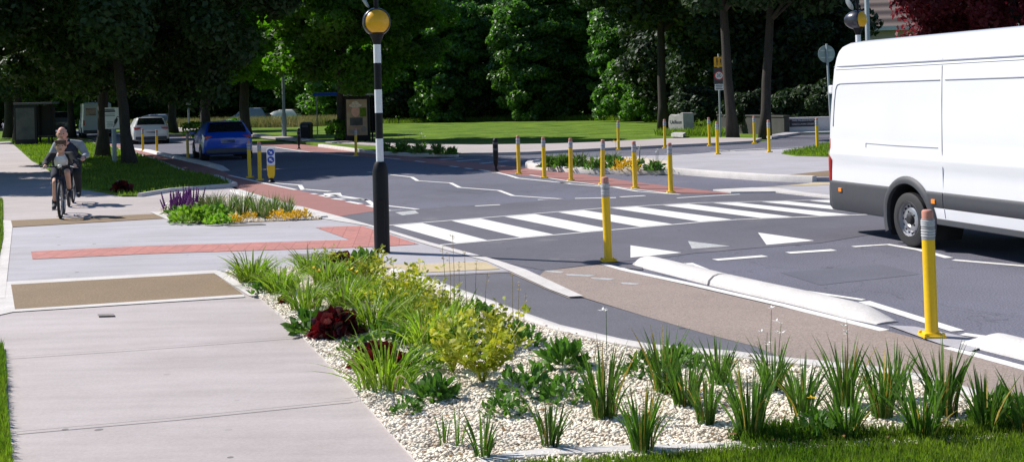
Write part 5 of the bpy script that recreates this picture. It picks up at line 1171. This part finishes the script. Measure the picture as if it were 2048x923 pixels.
def plant(name, cat, me, label, loc, s=1.0, group=None, sz=1.0):
    o = link(name, me); o.location = loc; o.rotation_euler = (0, 0, trng.uniform(0, 6.28)); o.scale = (s, s, s * sz)
    return tag(o, label, cat, group)
ZB = .036
def flower_stem(parent, x, y, h, n, m=None, spread=.03, name='flower', dot=.016, stemm=None):
    mb = MB(); mb.tube([(x, y, 0), (x * 1.1 + .01, y * 1.1, h * .6), (x * 1.25, y * 1.2 + .01, h)], [.0032, .0026, .0016], 5)
    st = mb.build('flower_stem', stemm or M['blade'], parent)
    rr = random.Random(int(h * 1000) + n); big = MB()
    for k in range(n):
        mb = MB() if n <= 3 else big
        c = Vector((x * 1.25 + rr.uniform(-spread, spread), y * 1.2 + rr.uniform(-spread, spread), h - rr.uniform(-.01, .11 if n > 2 else .03)))
        for q in range(4):
            a = q * 1.57 + rr.uniform(0, 1); d = Vector((math.cos(a), math.sin(a), rr.uniform(.1, .7))); e = Vector((-d.y, d.x, 0)) * dot * .5
            mb.add([c, c + d * dot + e, c + d * dot * 1.9, c + d * dot - e], [(0, 1, 2, 3)])
        if n <= 3: mb.build(name, m or M['petal_white'], st)
    if n > 3: big.build(name, m or M['petal_white'], st)
IRIS = [((1208, 836), 0, 1.06, 'tall dense dark green iris clump standing forward of the leafy weeds at the kerb'), ((1330, 786), 0, .98, 'iris clump at the kerb, farthest back in front of the cycle track'),
        ((1372, 812), 1, .9, 'iris clump just in front of the farthest back iris'), ((1100, 893), 2, .86, 'isolated open iris clump on the gravel, left of the big pair'), ((965, 916), 3, .92, 'small iris tuft at the bottom edge beside two tiny sprouts'),
        ((1285, 903), 0, .86, 'broad iris clump at the bottom edge below the tall dense clump'), ((1413, 848), 2, .86, 'slim iris clump between the broad clump and the tall grassy clump'), ((1438, 768), 1, .95, 'iris clump leaning over the kerb right of the farthest back iris'),
        ((1500, 876), 0, 1.02, 'full iris clump growing out of the turf tongue'), ((1545, 780), 1, 1.0, 'iris clump with white flower stalks beside the kerb'), ((1605, 830), 1, 1.0, 'iris clump behind the small yellow flower'),
        ((1690, 812), 0, .98, 'iris clump with white flowers on a single stalk'), ((1694, 878), 1, .95, 'iris clump with yellowed blades at the turf edge'), ((1765, 836), 0, .98, 'iris clump at the kerb with a few dry orange blades'), ((1790, 800), 2, .9, 'thin iris clump tight against the right kerb'),
        ((1846, 876), 1, 1.02, 'wide iris clump at the turf edge, second from the right end'), ((1888, 832), 0, .92, 'iris clump behind the wide one near the right kerb'), ((1972, 864), 2, .98, 'iris clump at the right end of the bed mixed with weeds'), ((2062, 870), 1, .9, 'iris clump cut by the right border of the view')]
for (px, py), k, s, l in IRIS:
    t = thing('iris', l, 'iris', P(px, py, ZB), trng.uniform(0, 6), 'iris clumps in the gravel bed', s * trng.uniform(.80, 1.0))
    link('foliage', IR[k], None, t)
    if px == 1545:
        for x, y, h in ((.05, .05, .62), (-.06, .02, .50), (-.02, -.06, .42)): flower_stem(t, x, y, h, 3)
    if px == 1690:
        flower_stem(t, .02, .0, .60, 3)
    if px == 1208: flower_stem(t, -.03, .05, .66, 2)
for (px, py), s, l in (((915, 892), .5, 'tiny iris sprout between the two bottom left tufts'), ((888, 890), .42, 'tiny pale iris sprout, first from the left on the gravel')):
    plant('iris_sprout', 'iris', strap('iris_sprout', px, 9, .34, .014, .12, .1, BD), l, P(px, py, ZB), s * 1.4, 'iris sprouts')
LY = [strap('foliage', 70 + i, n, .38, .0135, .36, .95, [M['lily'], M['straw']], dry=.04) for i, n in enumerate((170, 150, 110))]
LILY = [((505, 563), 0, 1.05, 'arching light green daylily at the far corner of the bed beside the resin patch'), ((562, 585), 1, 1.0, 'daylily tuft in front of the corner daylily'), ((618, 545), 1, .9, 'daylily tuft behind the small red leaves'), ((655, 570), 0, 1.0, 'fresh daylily tuft below the rear dark red plant'), ((612, 618), 2, 1.05, 'daylily tuft with a yellow flower near the footpath edge'), ((690, 615), 0, 1.0, 'daylily clump above the large dark red plant'),
        ((745, 660), 0, 1.05, 'daylily clump right of the large dark red plant'), ((800, 640), 1, 1.0, 'daylily clump in the middle of the golden leaves'), ((772, 776), 2, 1.25, 'tall bright daylily beside the front dark red plant'), ((850, 690), 1, 1.05, 'daylily clump left of the open golden shrub'), ((905, 650), 2, .95, 'daylily clump near the dark cycle track kerb'), ((700, 560), 2, .95, 'daylily tuft right of the rear dark red plant'), ((735, 600), 1, .95, 'daylily tuft at the heart of the bed')]
for (px, py), k, s, l in LILY:
    t = thing('daylily', l, 'daylily', P(px, py, ZB), trng.uniform(0, 6), 'daylilies in the near bed', s); link('foliage', LY[k], None, t)
    if px in (612, 690): flower_stem(t, .05, -.05, .34, 2, M['petal_yellow'], dot=.022)
EU = [leafy('golden_shrub', 80 + i, n, .30, .36, .055, .5, M['euonymus'], .6, st) for i, (n, st) in enumerate(((330, 34), (280, 28)))]
for (px, py), k, s, l in (((735, 565), 0, .95, 'golden leaved shrub below the beacon pole'), ((830, 612), 0, 1.05, 'golden leaved shrub at the dark cycle track kerb'), ((790, 605), 1, 1.0, 'golden leaved shrub in the thick of the bed'), ((965, 765), 0, 1.2, 'large open golden leaved shrub over the white gravel'), ((905, 745), 1, 1.1, 'golden leaved shrub just left of the large open one'), ((880, 640), 1, .9, 'golden leaved shrub tight behind the bed kerb'), ((985, 700), 1, .9, 'small golden leaved shrub behind the large open one'), ((845, 655), 1, .8, 'golden leaved shrub between two daylily clumps'), ((770, 628), 0, .8, 'golden leaved shrub right behind the large dark red plant'), ((885, 690), 1, .7, 'low golden leaved shrub in front of the kerbside one'), ((655, 540), 1, .7, 'small golden leaved shrub left of the rear dark red plant')):
    plant('golden_shrub', 'shrub', EU[k], l, P(px, py, ZB), s, 'golden leaved shrubs')
HE = leafy('dark_red_plant', 90, 190, .22, .22, .095, 1.0, M['heuchera'], .1)
for (px, py), s, l in (((672, 672), 1.0, 'large dark red leaved plant near the footpath edge'), ((682, 538), .85, 'dark red leaved plant at the rear edge of the bed'), ((752, 735), .82, 'dark red leaved plant behind the tall bright daylily'), ((795, 742), .6, 'small dark red leaved plant right of the tall bright daylily'), ((572, 606), .38, 'tiny red leaved plant on the gravel beside the footpath edge')):
    plant('dark_red_plant', 'plant', HE, l, P(px, py, ZB), s, 'dark red leaved plants')
GR = [leafy('green_plant', 95 + i, n, .22, .20, L, .42, M['greenleaf'], .35) for i, (n, L) in enumerate(((110, .11), (90, .13), (120, .08)))]
GP = [((625, 662), 0, 1.0, 'blue green leafy plant left of the large dark red plant'), ((527, 585), 1, .7, 'dark leafy plant inside the corner daylily'), ((728, 535), 1, 1.0, 'upright leafy plant at the foot of the beacon'), ((765, 690), 2, .9, 'low green plant above the front dark red plant'), ((845, 740), 2, .85, 'low green plant beside the golden shrubs'), ((870, 798), 1, .75, 'leafy plant at the front of the golden shrubs'), ((1125, 735), 1, .95, 'broad leaved weed at the kerb left of the tall iris'), ((1050, 790), 2, 1.0, 'loose green weed on the gravel right of the golden shrubs'), ((1010, 830), 2, .7, 'small loose weed on open gravel'), ((1130, 800), 2, .8, 'weed just left of the tall dense iris'), ((1640, 872), 2, .75, 'weed with a small yellow flower in the turf tongue'), ((2005, 850), 1, .9, 'leafy weed mixed into the right end iris'), ((1290, 750), 2, .8, 'low weed left of the farthest back iris'), ((955, 650), 2, 1.0, 'leafy plant along the bed kerb'), ((1040, 690), 2, .9, 'leafy plant under the tall seed stalks'), ((920, 700), 0, .9, 'green plant in the middle right of the bed'), ((812, 826), 2, .5, 'tiny weed low on the gravel near the footpath'), ((700, 700), 2, .5, 'tiny weed below the large dark red plant'), ((1360, 730), 0, .7, 'leafy plant behind the farthest back iris')]
for (px, py), k, s, l in GP:
    t = thing('green_plant', l, 'plant', P(px, py, ZB), trng.uniform(0, 6), 'green leafy plants and weeds', s); link('foliage', GR[k], None, t)
    if px == 1640: flower_stem(t, .03, -.03, .28, 1, M['petal_yellow'], dot=.022)
    if px in (1040, 955): 
        for q in range(3): flower_stem(t, -.10 + .1 * q, .05 * q - .05, .42 + .10 * q, 4, M['straw'], .012, 'seed_head', .010, M['straw'])
t = thing('seed_stalk_plant', 'thin stalks with pale seed heads rising before the yellow paving strip', 'plant', P(900, 640, ZB), 0)
for x, y, h, n_ in ((-.04, 0, .62, 5), (.03, .03, .70, 6), (.07, -.02, .48, 4), (.0, .06, .55, 5)): flower_stem(t, x, y, h, n_, M['straw'], .014, 'seed_head', .012, M['straw'])

# far left bed with purple flowers
ZF = .04
SG = [strap('grass_tuft', 110 + i, n, .40, .010, .22, .45, [M['grassy'], M['straw']], dry=.12) for i, n in enumerate((120, 100))]
for (px, py), s, l in (((455, 436), 1.0, 'tall sedge tuft right behind the lime green mound'), ((485, 430), 1.05, 'tall sedge tuft in the middle of the purple flower bed'), ((515, 433), .95, 'sedge tuft above the first orange yellow tuft'), ((545, 428), .9, 'sedge tuft right of the middle sedge'), ((575, 430), .85, 'sedge tuft at the right end of the purple flower bed'), ((430, 425), .9, 'sedge tuft behind the lime green mound beside the purple flowers'), ((410, 420), .8, 'sedge tuft with pale plumes next to the purple flowers'), ((530, 437), .6, 'short brownish tuft near the gravel edge')):
    plant('sedge', 'grass tuft', SG[px % 2], l, P(px, py, ZF), s * 1.15, 'sedge tufts in the far bed')
LM = leafy('lime_mound', 120, 240, .42, .26, .10, .7, M['limeleaf'], .3)
for (px, py), s, l in (((388, 442), 1.0, 'lime green leafy mound at the left of the purple flower bed'), ((425, 440), .95, 'lime green leafy mound in front of the sedge'), ((370, 436), .7, 'small lime green mound below the purple flowers'), ((437, 446), .6, 'pale lime tuft at the front edge of the far bed')):
    plant('lime_mound', 'plant', LM, l, P(px, py, ZF), s, 'lime green mounds')
def spikes(name, seed, n, r, h):
    rng = random.Random(seed); a, bs = MB(), []
    for k in range(n):
        an, q = rng.uniform(0, 6.28), rng.uniform(0, r); x, y = math.cos(an) * q, math.sin(an) * q; hh = h * rng.uniform(.65, 1.1); tx, ty = x * 1.5, y * 1.5
        a.tube([(x * .6, y * .6, 0), (tx, ty, hh * .5)], [.006, .004], 4)
        m_ = 7; b = MB(); bs.append(b)
        for j in range(m_):
            f = .45 + .55 * j / (m_ - 1); c = (tx * (.6 + .4 * f), ty * (.6 + .4 * f), hh * f); b.ell(c, (.020 * (1.15 - .6 * (f - .45) / .55),) * 2 + (hh * .055,), 5)
    return a, bs
for i, ((px, py), l) in enumerate((((350, 428), 'purple flower spikes at the left end of the far bed'), ((382, 422), 'purple flower spikes behind the lime green mound'))):
    t = thing('purple_flowers', l, 'flowers', P(px, py, ZF), 0, 'purple flowers in the far bed')
    a, b = spikes('s', 5 + i, 26, .22, .38); a.build('stems', M['greenleaf'], t); [q.build('flower_spike', M['petal_purple'], t) for q in b]
    link('foliage', leafy('foliage', 130 + i, 70, .26, .16, .09, .4, M['greenleaf'], .4), None, t)
YT = leafy('yellow_tuft', 140, 120, .17, .15, .06, .35, M['petal_yellow'], .6)
for (px, py), s, l in (((468, 443), 1.0, 'yellow tuft at the front of the sedge, first from the left'), ((499, 437), .9, 'yellow tuft between two sedges'), ((555, 436), 1.1, 'yellow tuft on the gravel right of the sedge'), ((583, 437), .9, 'small yellow tuft just left of the brightest one'), ((602, 435), 1.15, 'brightest yellow tuft at the right end of the far bed')):
    plant('yellow_tuft', 'plant', YT, l, P(px, py, ZF), s, 'yellow tufts in the far bed')
plant('dark_red_plant', 'plant', HE, 'dark red plant in the shaded verge grass near the path', P(243, 383, .05), 1.1, 'dark red leaved plants')
# island bed and the strip beyond it
for (px, py), k, s, l in (((1100, 334), 0, 1.5, 'leafy clump at the rounded tip of the island bed'), ((1128, 335), 1, 1.5, 'leafy clump right of the rounded tip clump'), ((1160, 336), 2, 1.6, 'leafy clump behind the third pencil bollard of the row'), ((1190, 339), 2, 1.5, 'leafy clump just left of the near pencil bollard'), ((1225, 335), 0, 1.6, 'leafy clump below the yellow flower of the island bed'), ((1275, 337), 2, 1.3, 'leafy clump right of the yellow tuft'), ((1310, 341), 0, 1.2, 'low leafy clump at the right end of the island bed')):
    t = thing('island_plant', l, 'plant', P(px, py, .1), trng.uniform(0, 6), 'plants of the island bed', s); link('foliage', GR[k], None, t)
    link('blades', SG[k % 2], None, t).scale = (.8, .8, .75)
    if px == 1225: flower_stem(t, .05, .02, .42, 2, M['petal_yellow'], dot=.03)
    if px in (1310, 1275): 
        for q in range(4): flower_stem(t, -.15 + .1 * q, .04, .36 + .03 * q, 2, M['petal_white'], .03, dot=.012)
plant('yellow_tuft', 'plant', YT, 'yellow tuft of the island bed beside the pencil bollard', P(1252, 341, .1), 2.2, 'yellow tufts in the island bed')
for (px, py), k, s, l in (((770, 303), 0, 1.6, 'leafy clump of the far strip just right of the beacon pole'), ((805, 305), 1, 1.7, 'leafy clump of the far strip with white dots'), ((840, 307), 2, 1.8, 'leafy clump in the middle of the far strip'), ((875, 308), 2, 1.7, 'leafy clump of the far strip near its right end'), ((905, 309), 1, 1.2, 'last leafy clump of the far strip')):
    t = thing('strip_plant', l, 'plant', P(px, py, .1), trng.uniform(0, 6), 'plants of the far strip', s); link('foliage', GR[k], None, t); link('blades', SG[k % 2], None, t).scale = (.8, .8, .7)
    if px in (805, 840):
        for q in range(4): flower_stem(t, -.15 + .1 * q, .04, .32 + .03 * q, 2, M['petal_white'], .03, dot=.014)
# ================================================================ cyclists
def bicycle(name, label, loc, rz, m, wr=.32, wb=1.02, hz=.90, sz=.80, steer=0.0, group='bicycles on the footpath'):
    """rides along local -y; front hub at y = -wb/2"""
    t = thing(name, label, 'bicycle', loc, rz, group)
    yf, yr = -wb / 2, wb / 2 - .04; bb = Vector((0, .10, .28)); hd = Vector((0, yf + .22, .72)); ht = Vector((0, yf + .19, .60)); st = Vector((0, .22, sz - .10))
    for y, s in ((yf, steer), (yr, 0)):
        mb = MB(); mb.lathe([(wr - .05, .016), (wr - .02, .024), (wr - .004, .018), (wr, 0), (wr - .004, -.018), (wr - .02, -.024), (wr - .05, -.016), (wr - .05, .016)], 40, axis='x', caps=False); w = mb.build('wheel', M['rubber'], t, smooth=60); w.location = (0, y, wr); w.rotation_euler = (0, 0, s)
        mb = MB(); mb.lathe([(wr - .05, .012), (wr - .062, .010), (wr - .062, -.010), (wr - .05, -.012)], 40, axis='x', caps=False); mb.build('rim', M['metal'], w, smooth=60)
        mb = MB()
        for k in range(18): a = 2 * math.pi * k / 18; mb.tube([(.02 * (-1) ** k, .02 * math.cos(a), .02 * math.sin(a)), (0, (wr - .055) * math.cos(a + .2), (wr - .055) * math.sin(a + .2))], .0014, 4)
        mb.tube([(-.05, 0, 0), (.05, 0, 0)], .018, 10); mb.build('spokes', M['metal'], w)
    mb = MB(); mb.tube([bb, hd], .020, 10); mb.tube([hd + Vector((0, .01, -.02)), st], .017, 10); mb.tube([bb, st + Vector((0, .02, .06))], .016, 10); mb.tube([ht + Vector((0, -.02, -.03)), hd + Vector((0, .012, .06))], .022, 10)
    for s in (-1, 1): mb.tube([bb, (s * .055, yr, wr)], .010, 8); mb.tube([st, (s * .055, yr, wr)], .009, 8)
    mb.build('frame', m, t, smooth=60)
    mb = MB(); mb.box((0, yf + .165, .685), (.15, .05, .04))
    for s in (-1, 1): mb.tube([(s * .06, yf + .165, .68), (s * .06, yf + .05, .45), (s * .055, yf, wr)], .017, 8)
    mb.build('fork', m, t, smooth=60)
    mb = MB(); mb.tube([(0, yf + .21, .70), (0, yf + .17, hz - .04), (0, yf + .10, hz)], .016, 8); mb.tube([(-.31, yf + .16, hz + .01), (-.12, yf + .10, hz), (.12, yf + .10, hz), (.31, yf + .16, hz + .01)], .013, 8); hb = mb.build('handlebar', M['black'], t, smooth=60)
    for s in (-1, 1):
        mb = MB(); mb.tube([(s * .20, yf + .13, hz + .005), (s * .32, yf + .163, hz + .01)], .018, 8); mb.build('grip', M['rubber'], hb, smooth=60)
        mb = MB(); mb.tube([(s * .17, yf + .10, hz), (s * .24, yf + .05, hz - .02), (s * .30, yf + .07, hz - .03)], .006, 6); mb.build('brake_lever', M['metal'], hb)
    mb = MB(); mb.ell((0, yf + .06, hz + .01), (.035, .03, .028), 10); mb.build('front_lamp', M['white_plastic'], hb, smooth=90)
    mb = MB(); mb.tube([st, (0, st.y + .02, sz)], .013, 8); mb.ell((0, st.y + .05, sz + .02), (.075, .13, .035), 12); mb.build('saddle', M['black'], t, smooth=60)
    mb = MB(); mb.lathe([(.09, -.004), (.09, .004)], 24, axis='x', c=(bb.x + .05, bb.y, bb.z))
    for s, a in ((-1, R(95)), (1, R(-85))):
        e = bb + Vector((s * .08, -.17 * math.cos(a), .17 * -math.sin(a))); mb.tube([bb + Vector((s * .06, 0, 0)), e], .011, 8); mb.box(e + Vector((s * .05, 0, 0)), (.09, .09, .022))
    mb.build('crank', M['metal'], t)
    return t
def vox(o, size, sm=6):
    r = o.modifiers.new('remesh', 'REMESH'); r.mode = 'VOXEL'; r.voxel_size = size; r.use_smooth_shade = True
    s = o.modifiers.new('smooth', 'SMOOTH'); s.factor = .5; s.iterations = sm
    return o
def person(label, loc, rz, J, sc_, skin, head_r=.105, hair=None, group='people on the footpath'):
    """J: joints in local metres facing -y. The body is one continuous surface; clothes follow it"""
    t = thing('person', label, 'person', loc, rz, group)
    V_ = {k: Vector(v) for k, v in J.items()}
    mb = MB(); hc = V_['head']; hr = head_r
    mb.ell(hc, (hr * .78, hr * .95, hr * 1.18), 16); mb.ell(hc + Vector((0, -hr * .30, -hr * .60)), (hr * .55, hr * .55, hr * .5), 12)
    mb.limb(hc + Vector((0, -hr * .92, hr * .05)), hr * .10, hc + Vector((0, -hr * 1.08, -hr * .22)), hr * .17, 8)
    for s in (-1, 1): mb.ell(hc + Vector((s * hr * .80, .01, -.01)), (hr * .12, hr * .22, hr * .32), 8); mb.ell(hc + Vector((s * hr * .32, -hr * .86, hr * .22)), (hr * .24, hr * .1, hr * .09), 8)
    k = sc_
    mb.limb(hc + Vector((0, .02, -hr * .6)), .05 * k, V_['neck'], .058 * k)
    mb.chain([V_['neck'] + Vector((0, 0, -.05 * k)), V_['chest'], V_['hips']], [.09 * k, .135 * k, .125 * k], 14)
    for s, q in ((-1, 'l'), (1, 'r')):
        mb.chain([V_['chest'] + Vector((s * .06, 0, .06 * k)), V_['sh_' + q], V_['el_' + q], V_['ha_' + q]], [.09 * k, .058 * k, .043 * k, .031 * k], 10)
        h = V_['ha_' + q]; d = Vector(J.get('hd_' + q, (0, -1, -.25))).normalized()
        mb.limb(h, .026 * k, h + d * .055 * k, .030 * k, 8)
        sd = Vector((1, 0, 0))
        for i, ln in enumerate((.052, .062, .058, .045)):     # four fingers bent round what is held
            b = h + d * .07 * k + sd * (i - 1.5) * .021 * k; m1 = b + (d * .7 + Vector((0, 0, -.5))) * ln * .55 * k; e = m1 + (Vector((0, .55, -.75))) * ln * .55 * k
            mb.chain([b - d * .02, b, m1, e], [.010 * k, .010 * k, .009 * k, .008 * k], 6)
        th = h + d * .03 * k - sd * s * .026 * k; mb.chain([th, th + (d * .5 - sd * s * .5) * .03 * k, th + (d * 1.0 - sd * s * .3 + Vector((0, 0, -.6))) * .045 * k], [.013 * k, .011 * k, .009 * k], 6)
        mb.chain([V_['hips'] + Vector((s * .05, 0, -.02)), V_['hp_' + q], V_['kn_' + q], V_['an_' + q]], [.11 * k, .085 * k, .058 * k, .040 * k], 12)
        mb.limb(V_['kn_' + q] * .75 + V_['an_' + q] * .25 + Vector((0, .012, 0)), .056 * k, V_['kn_' + q] * .35 + V_['an_' + q] * .65, .045 * k)
        mb.limb(V_['an_' + q] + Vector((0, .02, -.05)), .036 * k, V_['to_' + q], .032 * k)
    vox(mb.build('body', skin, t, smooth=180), .0075, 3)
    mb = MB()
    for s in (-1, 1): mb.ell(hc + Vector((s * hr * .33, -hr * .88, hr * .08)), (hr * .14, hr * .07, hr * .07), 8)
    mb.build('eyes', M['sign_ink'], t, smooth=180)
    mb = MB(); mb.ell(hc + Vector((0, -hr * .86, -hr * .52)), (hr * .28, hr * .07, hr * .06), 8); mb.build('mouth', M['heuchera'], t, smooth=180)
    if hair:
        mb = MB(); mb.ell(hc + Vector((0, hr * .12, hr * .28)), (hr * .90, hr * 1.02, hr * 1.02), 16)
        for i in range(7): x = (i - 3) / 3; mb.limb(hc + Vector((x * hr * .75, -hr * .62, hr * .85)), hr * .2, hc + Vector((x * hr * .72 + hr * .08, -hr * .92, hr * .42)), hr * .11, 6)
        vox(mb.build('hair', hair, t, smooth=180), .012, 2)
    return t, V_
def garment(t, name, m, chains, vs=.012, sm=4):
    mb = MB()
    for pts, rs in chains: mb.chain(pts, rs, 14)
    return vox(mb.build(name, m, t, smooth=180), vs, sm)
def cutbox(o): return o
def footwear(t, V_, k=1.0):
    for q in 'lr':
        a, b = V_['an_' + q], V_['to_' + q]; mb = MB(); mb.limb(a + Vector((0, .035, -.055)), .043 * k, b, .042 * k, 12); mb.limb(a + Vector((0, .01, .02)), .05 * k, a + Vector((0, .0, -.04)), .05 * k, 12)
        vox(mb.build('shoe', M['shoe'], t, smooth=180), .010, 3)

# ---- the boy in front
kl = P(121.5, 437, .016); krz = R(18)
f_ = Vector((math.sin(krz), -math.cos(krz), 0)); kb = kl - f_ * .51
bicycle('bicycle', 'dark mountain bicycle ridden by the child, front wheel at the resin strip', kb, krz, M['cloth_navy'], .325, 1.02, .89, .80, R(-3))
J = dict(head=(.005, -.10, 1.235), neck=(0, -.02, 1.10), chest=(0, .03, 1.0), hips=(0, .23, .84), sh_l=(-.165, -.01, 1.065), sh_r=(.165, -.01, 1.065), el_l=(-.25, -.16, .95), el_r=(.25, -.16, .93), ha_l=(-.24, -.335, .915), ha_r=(.24, -.335, .915),
         hp_l=(-.085, .20, .83), hp_r=(.085, .20, .83), kn_l=(-.10, -.09, .60), kn_r=(.105, -.16, .77), an_l=(-.125, .06, .26), an_r=(.125, .06, .47), to_l=(-.13, -.07, .16), to_r=(.13, -.07, .37))
t, V_ = person('child on the front bicycle in dark jacket, white patterned top and dark shorts', kb, krz, J, .86, M['skin'], .108, M['hair'])
garment(t, 'tshirt', M['cloth_white'], [([V_['neck'] + Vector((0, .0, -.06)), V_['chest'] + Vector((0, -.012, 0)), V_['hips'] + Vector((0, -.04, .04))], [.075, .128, .118])])
for s, q in ((-1, 'l'), (1, 'r')):
    sd = Vector((s, 0, 0))
    garment(t, 'jacket_side', M['cloth_black'], [([V_['neck'] + sd * .065 + Vector((0, .03, -.03)), V_['chest'] + sd * .085 + Vector((0, .02, 0)), V_['hips'] + sd * .095 + Vector((0, .0, .06))], [.055, .078, .072]), ([V_['chest'] + sd * .09 + Vector((0, 0, .05)), V_['sh_' + q], V_['el_' + q], V_['ha_' + q] * .88 + V_['el_' + q] * .12], [.08, .068, .054, .044])])
garment(t, 'jacket_back', M['cloth_black'], [([V_['neck'] + Vector((0, .05, -.02)), V_['chest'] + Vector((0, .07, 0)), V_['hips'] + Vector((0, .05, .06))], [.07, .10, .10])])
garment(t, 'shorts', M['cloth_navy'], [([V_['hips'] + Vector((0, 0, .05)), V_['hips'] + Vector((0, 0, -.02))], [.122, .125])] + [([V_['hp_' + q], V_['hp_' + q] * .38 + V_['kn_' + q] * .62], [.100, .086]) for q in 'lr'])
footwear(t, V_, .95)
garment(t, 'socks', M['shoe'], [([V_['an_' + q] + Vector((0, 0, .05)), V_['an_' + q]], [.043, .042]) for q in 'l'])
garment(t, 'socks', M['shoe'], [([V_['an_' + q] + Vector((0, 0, .05)), V_['an_' + q]], [.043, .042]) for q in 'r'])

# ---- the bald man behind
ml = P(140, 413, .012); mrz = R(16); f_ = Vector((math.sin(mrz), -math.cos(mrz), 0)); mbk = ml - f_ * .51 + Vector((-.02, 0, 0))
bicycle('bicycle', 'bicycle of the bald man, mostly hidden behind the child', mbk, mrz, M['black'], .33, 1.02, .92, .86, R(2))
J = dict(head=(-.13, -.10, 1.395), neck=(-.06, .0, 1.245), chest=(-.02, .06, 1.10), hips=(0, .27, .90), sh_l=(-.25, .03, 1.17), sh_r=(.20, .03, 1.17), el_l=(-.34, -.06, .98), el_r=(.31, -.08, .97), ha_l=(-.26, -.345, .935), ha_r=(.27, -.345, .935),
         hp_l=(-.10, .24, .90), hp_r=(.10, .24, .90), kn_l=(-.12, -.12, .78), kn_r=(.13, -.06, .62), an_l=(-.13, .06, .47), an_r=(.14, .08, .29), to_l=(-.135, -.09, .37), to_r=(.15, -.07, .18))
t, V_ = person('bald man in grey sleeves and dark vest riding behind the child', mbk, mrz, J, 1.0, M['skin_ruddy'], .118, None)
garment(t, 'vest', M['cloth_navy'], [([V_['neck'] + Vector((0, .02, -.03)), V_['chest'], V_['hips'] + Vector((0, -.02, .05))], [.098, .168, .15])])
for s, q in ((-1, 'l'), (1, 'r')):
    garment(t, 'sleeve', M['cloth_grey'], [([V_['neck'] + Vector((s * .085, .02, -.02)), V_['sh_' + q] + Vector((-s * .01, 0, .005)), V_['el_' + q], V_['ha_' + q] * .88 + V_['el_' + q] * .12], [.062, .085, .066, .046])])
garment(t, 'trousers', M['cloth_black'], [([V_['hips'] + Vector((0, 0, .04)), V_['hips'] + Vector((0, 0, -.03))], [.145, .15])] + [([V_['hp_' + q], V_['kn_' + q], V_['an_' + q] + Vector((0, 0, .03))], [.115, .084, .060]) for q in 'lr'])
footwear(t, V_, 1.08)

# ---- a far figure by the shelter
sl = A(76, 270, 66).xy.to_3d()
J = dict(head=(0, -.02, 1.60), neck=(0, 0, 1.44), chest=(0, 0, 1.25), hips=(0, .0, .93), sh_l=(-.19, 0, 1.38), sh_r=(.19, 0, 1.38), el_l=(-.24, .02, 1.10), el_r=(.24, .02, 1.10), ha_l=(-.23, -.08, .88), ha_r=(.23, -.08, .88), hd_l=(0, -.3, -1), hd_r=(0, -.3, -1),
         hp_l=(-.09, 0, .90), hp_r=(.09, 0, .90), kn_l=(-.10, -.02, .50), kn_r=(.10, -.02, .50), an_l=(-.11, .03, .10), an_r=(.11, .03, .10), to_l=(-.12, -.10, .035), to_r=(.12, -.10, .035))
t, V_ = person('distant standing person in bright blue top beside the shaded bus shelter', sl, R(20), J, .98, M['skin'], .11, M['hair'])
garment(t, 'top', M['cloth_blue'], [([V_['neck'] + Vector((0, 0, -.04)), V_['chest'], V_['hips']], [.09, .16, .15])] + [([V_['sh_' + q], V_['el_' + q], V_['ha_' + q] + Vector((0, 0, .06))], [.075, .058, .046]) for q in 'lr'])
garment(t, 'trousers', M['cloth_black'], [([V_['hips'] + Vector((0, 0, .02)), V_['hips'] + Vector((0, 0, -.04))], [.145, .14])] + [([V_['hp_' + q], V_['kn_' + q], V_['an_' + q]], [.105, .078, .058]) for q in 'lr'])
footwear(t, V_, 1.0)
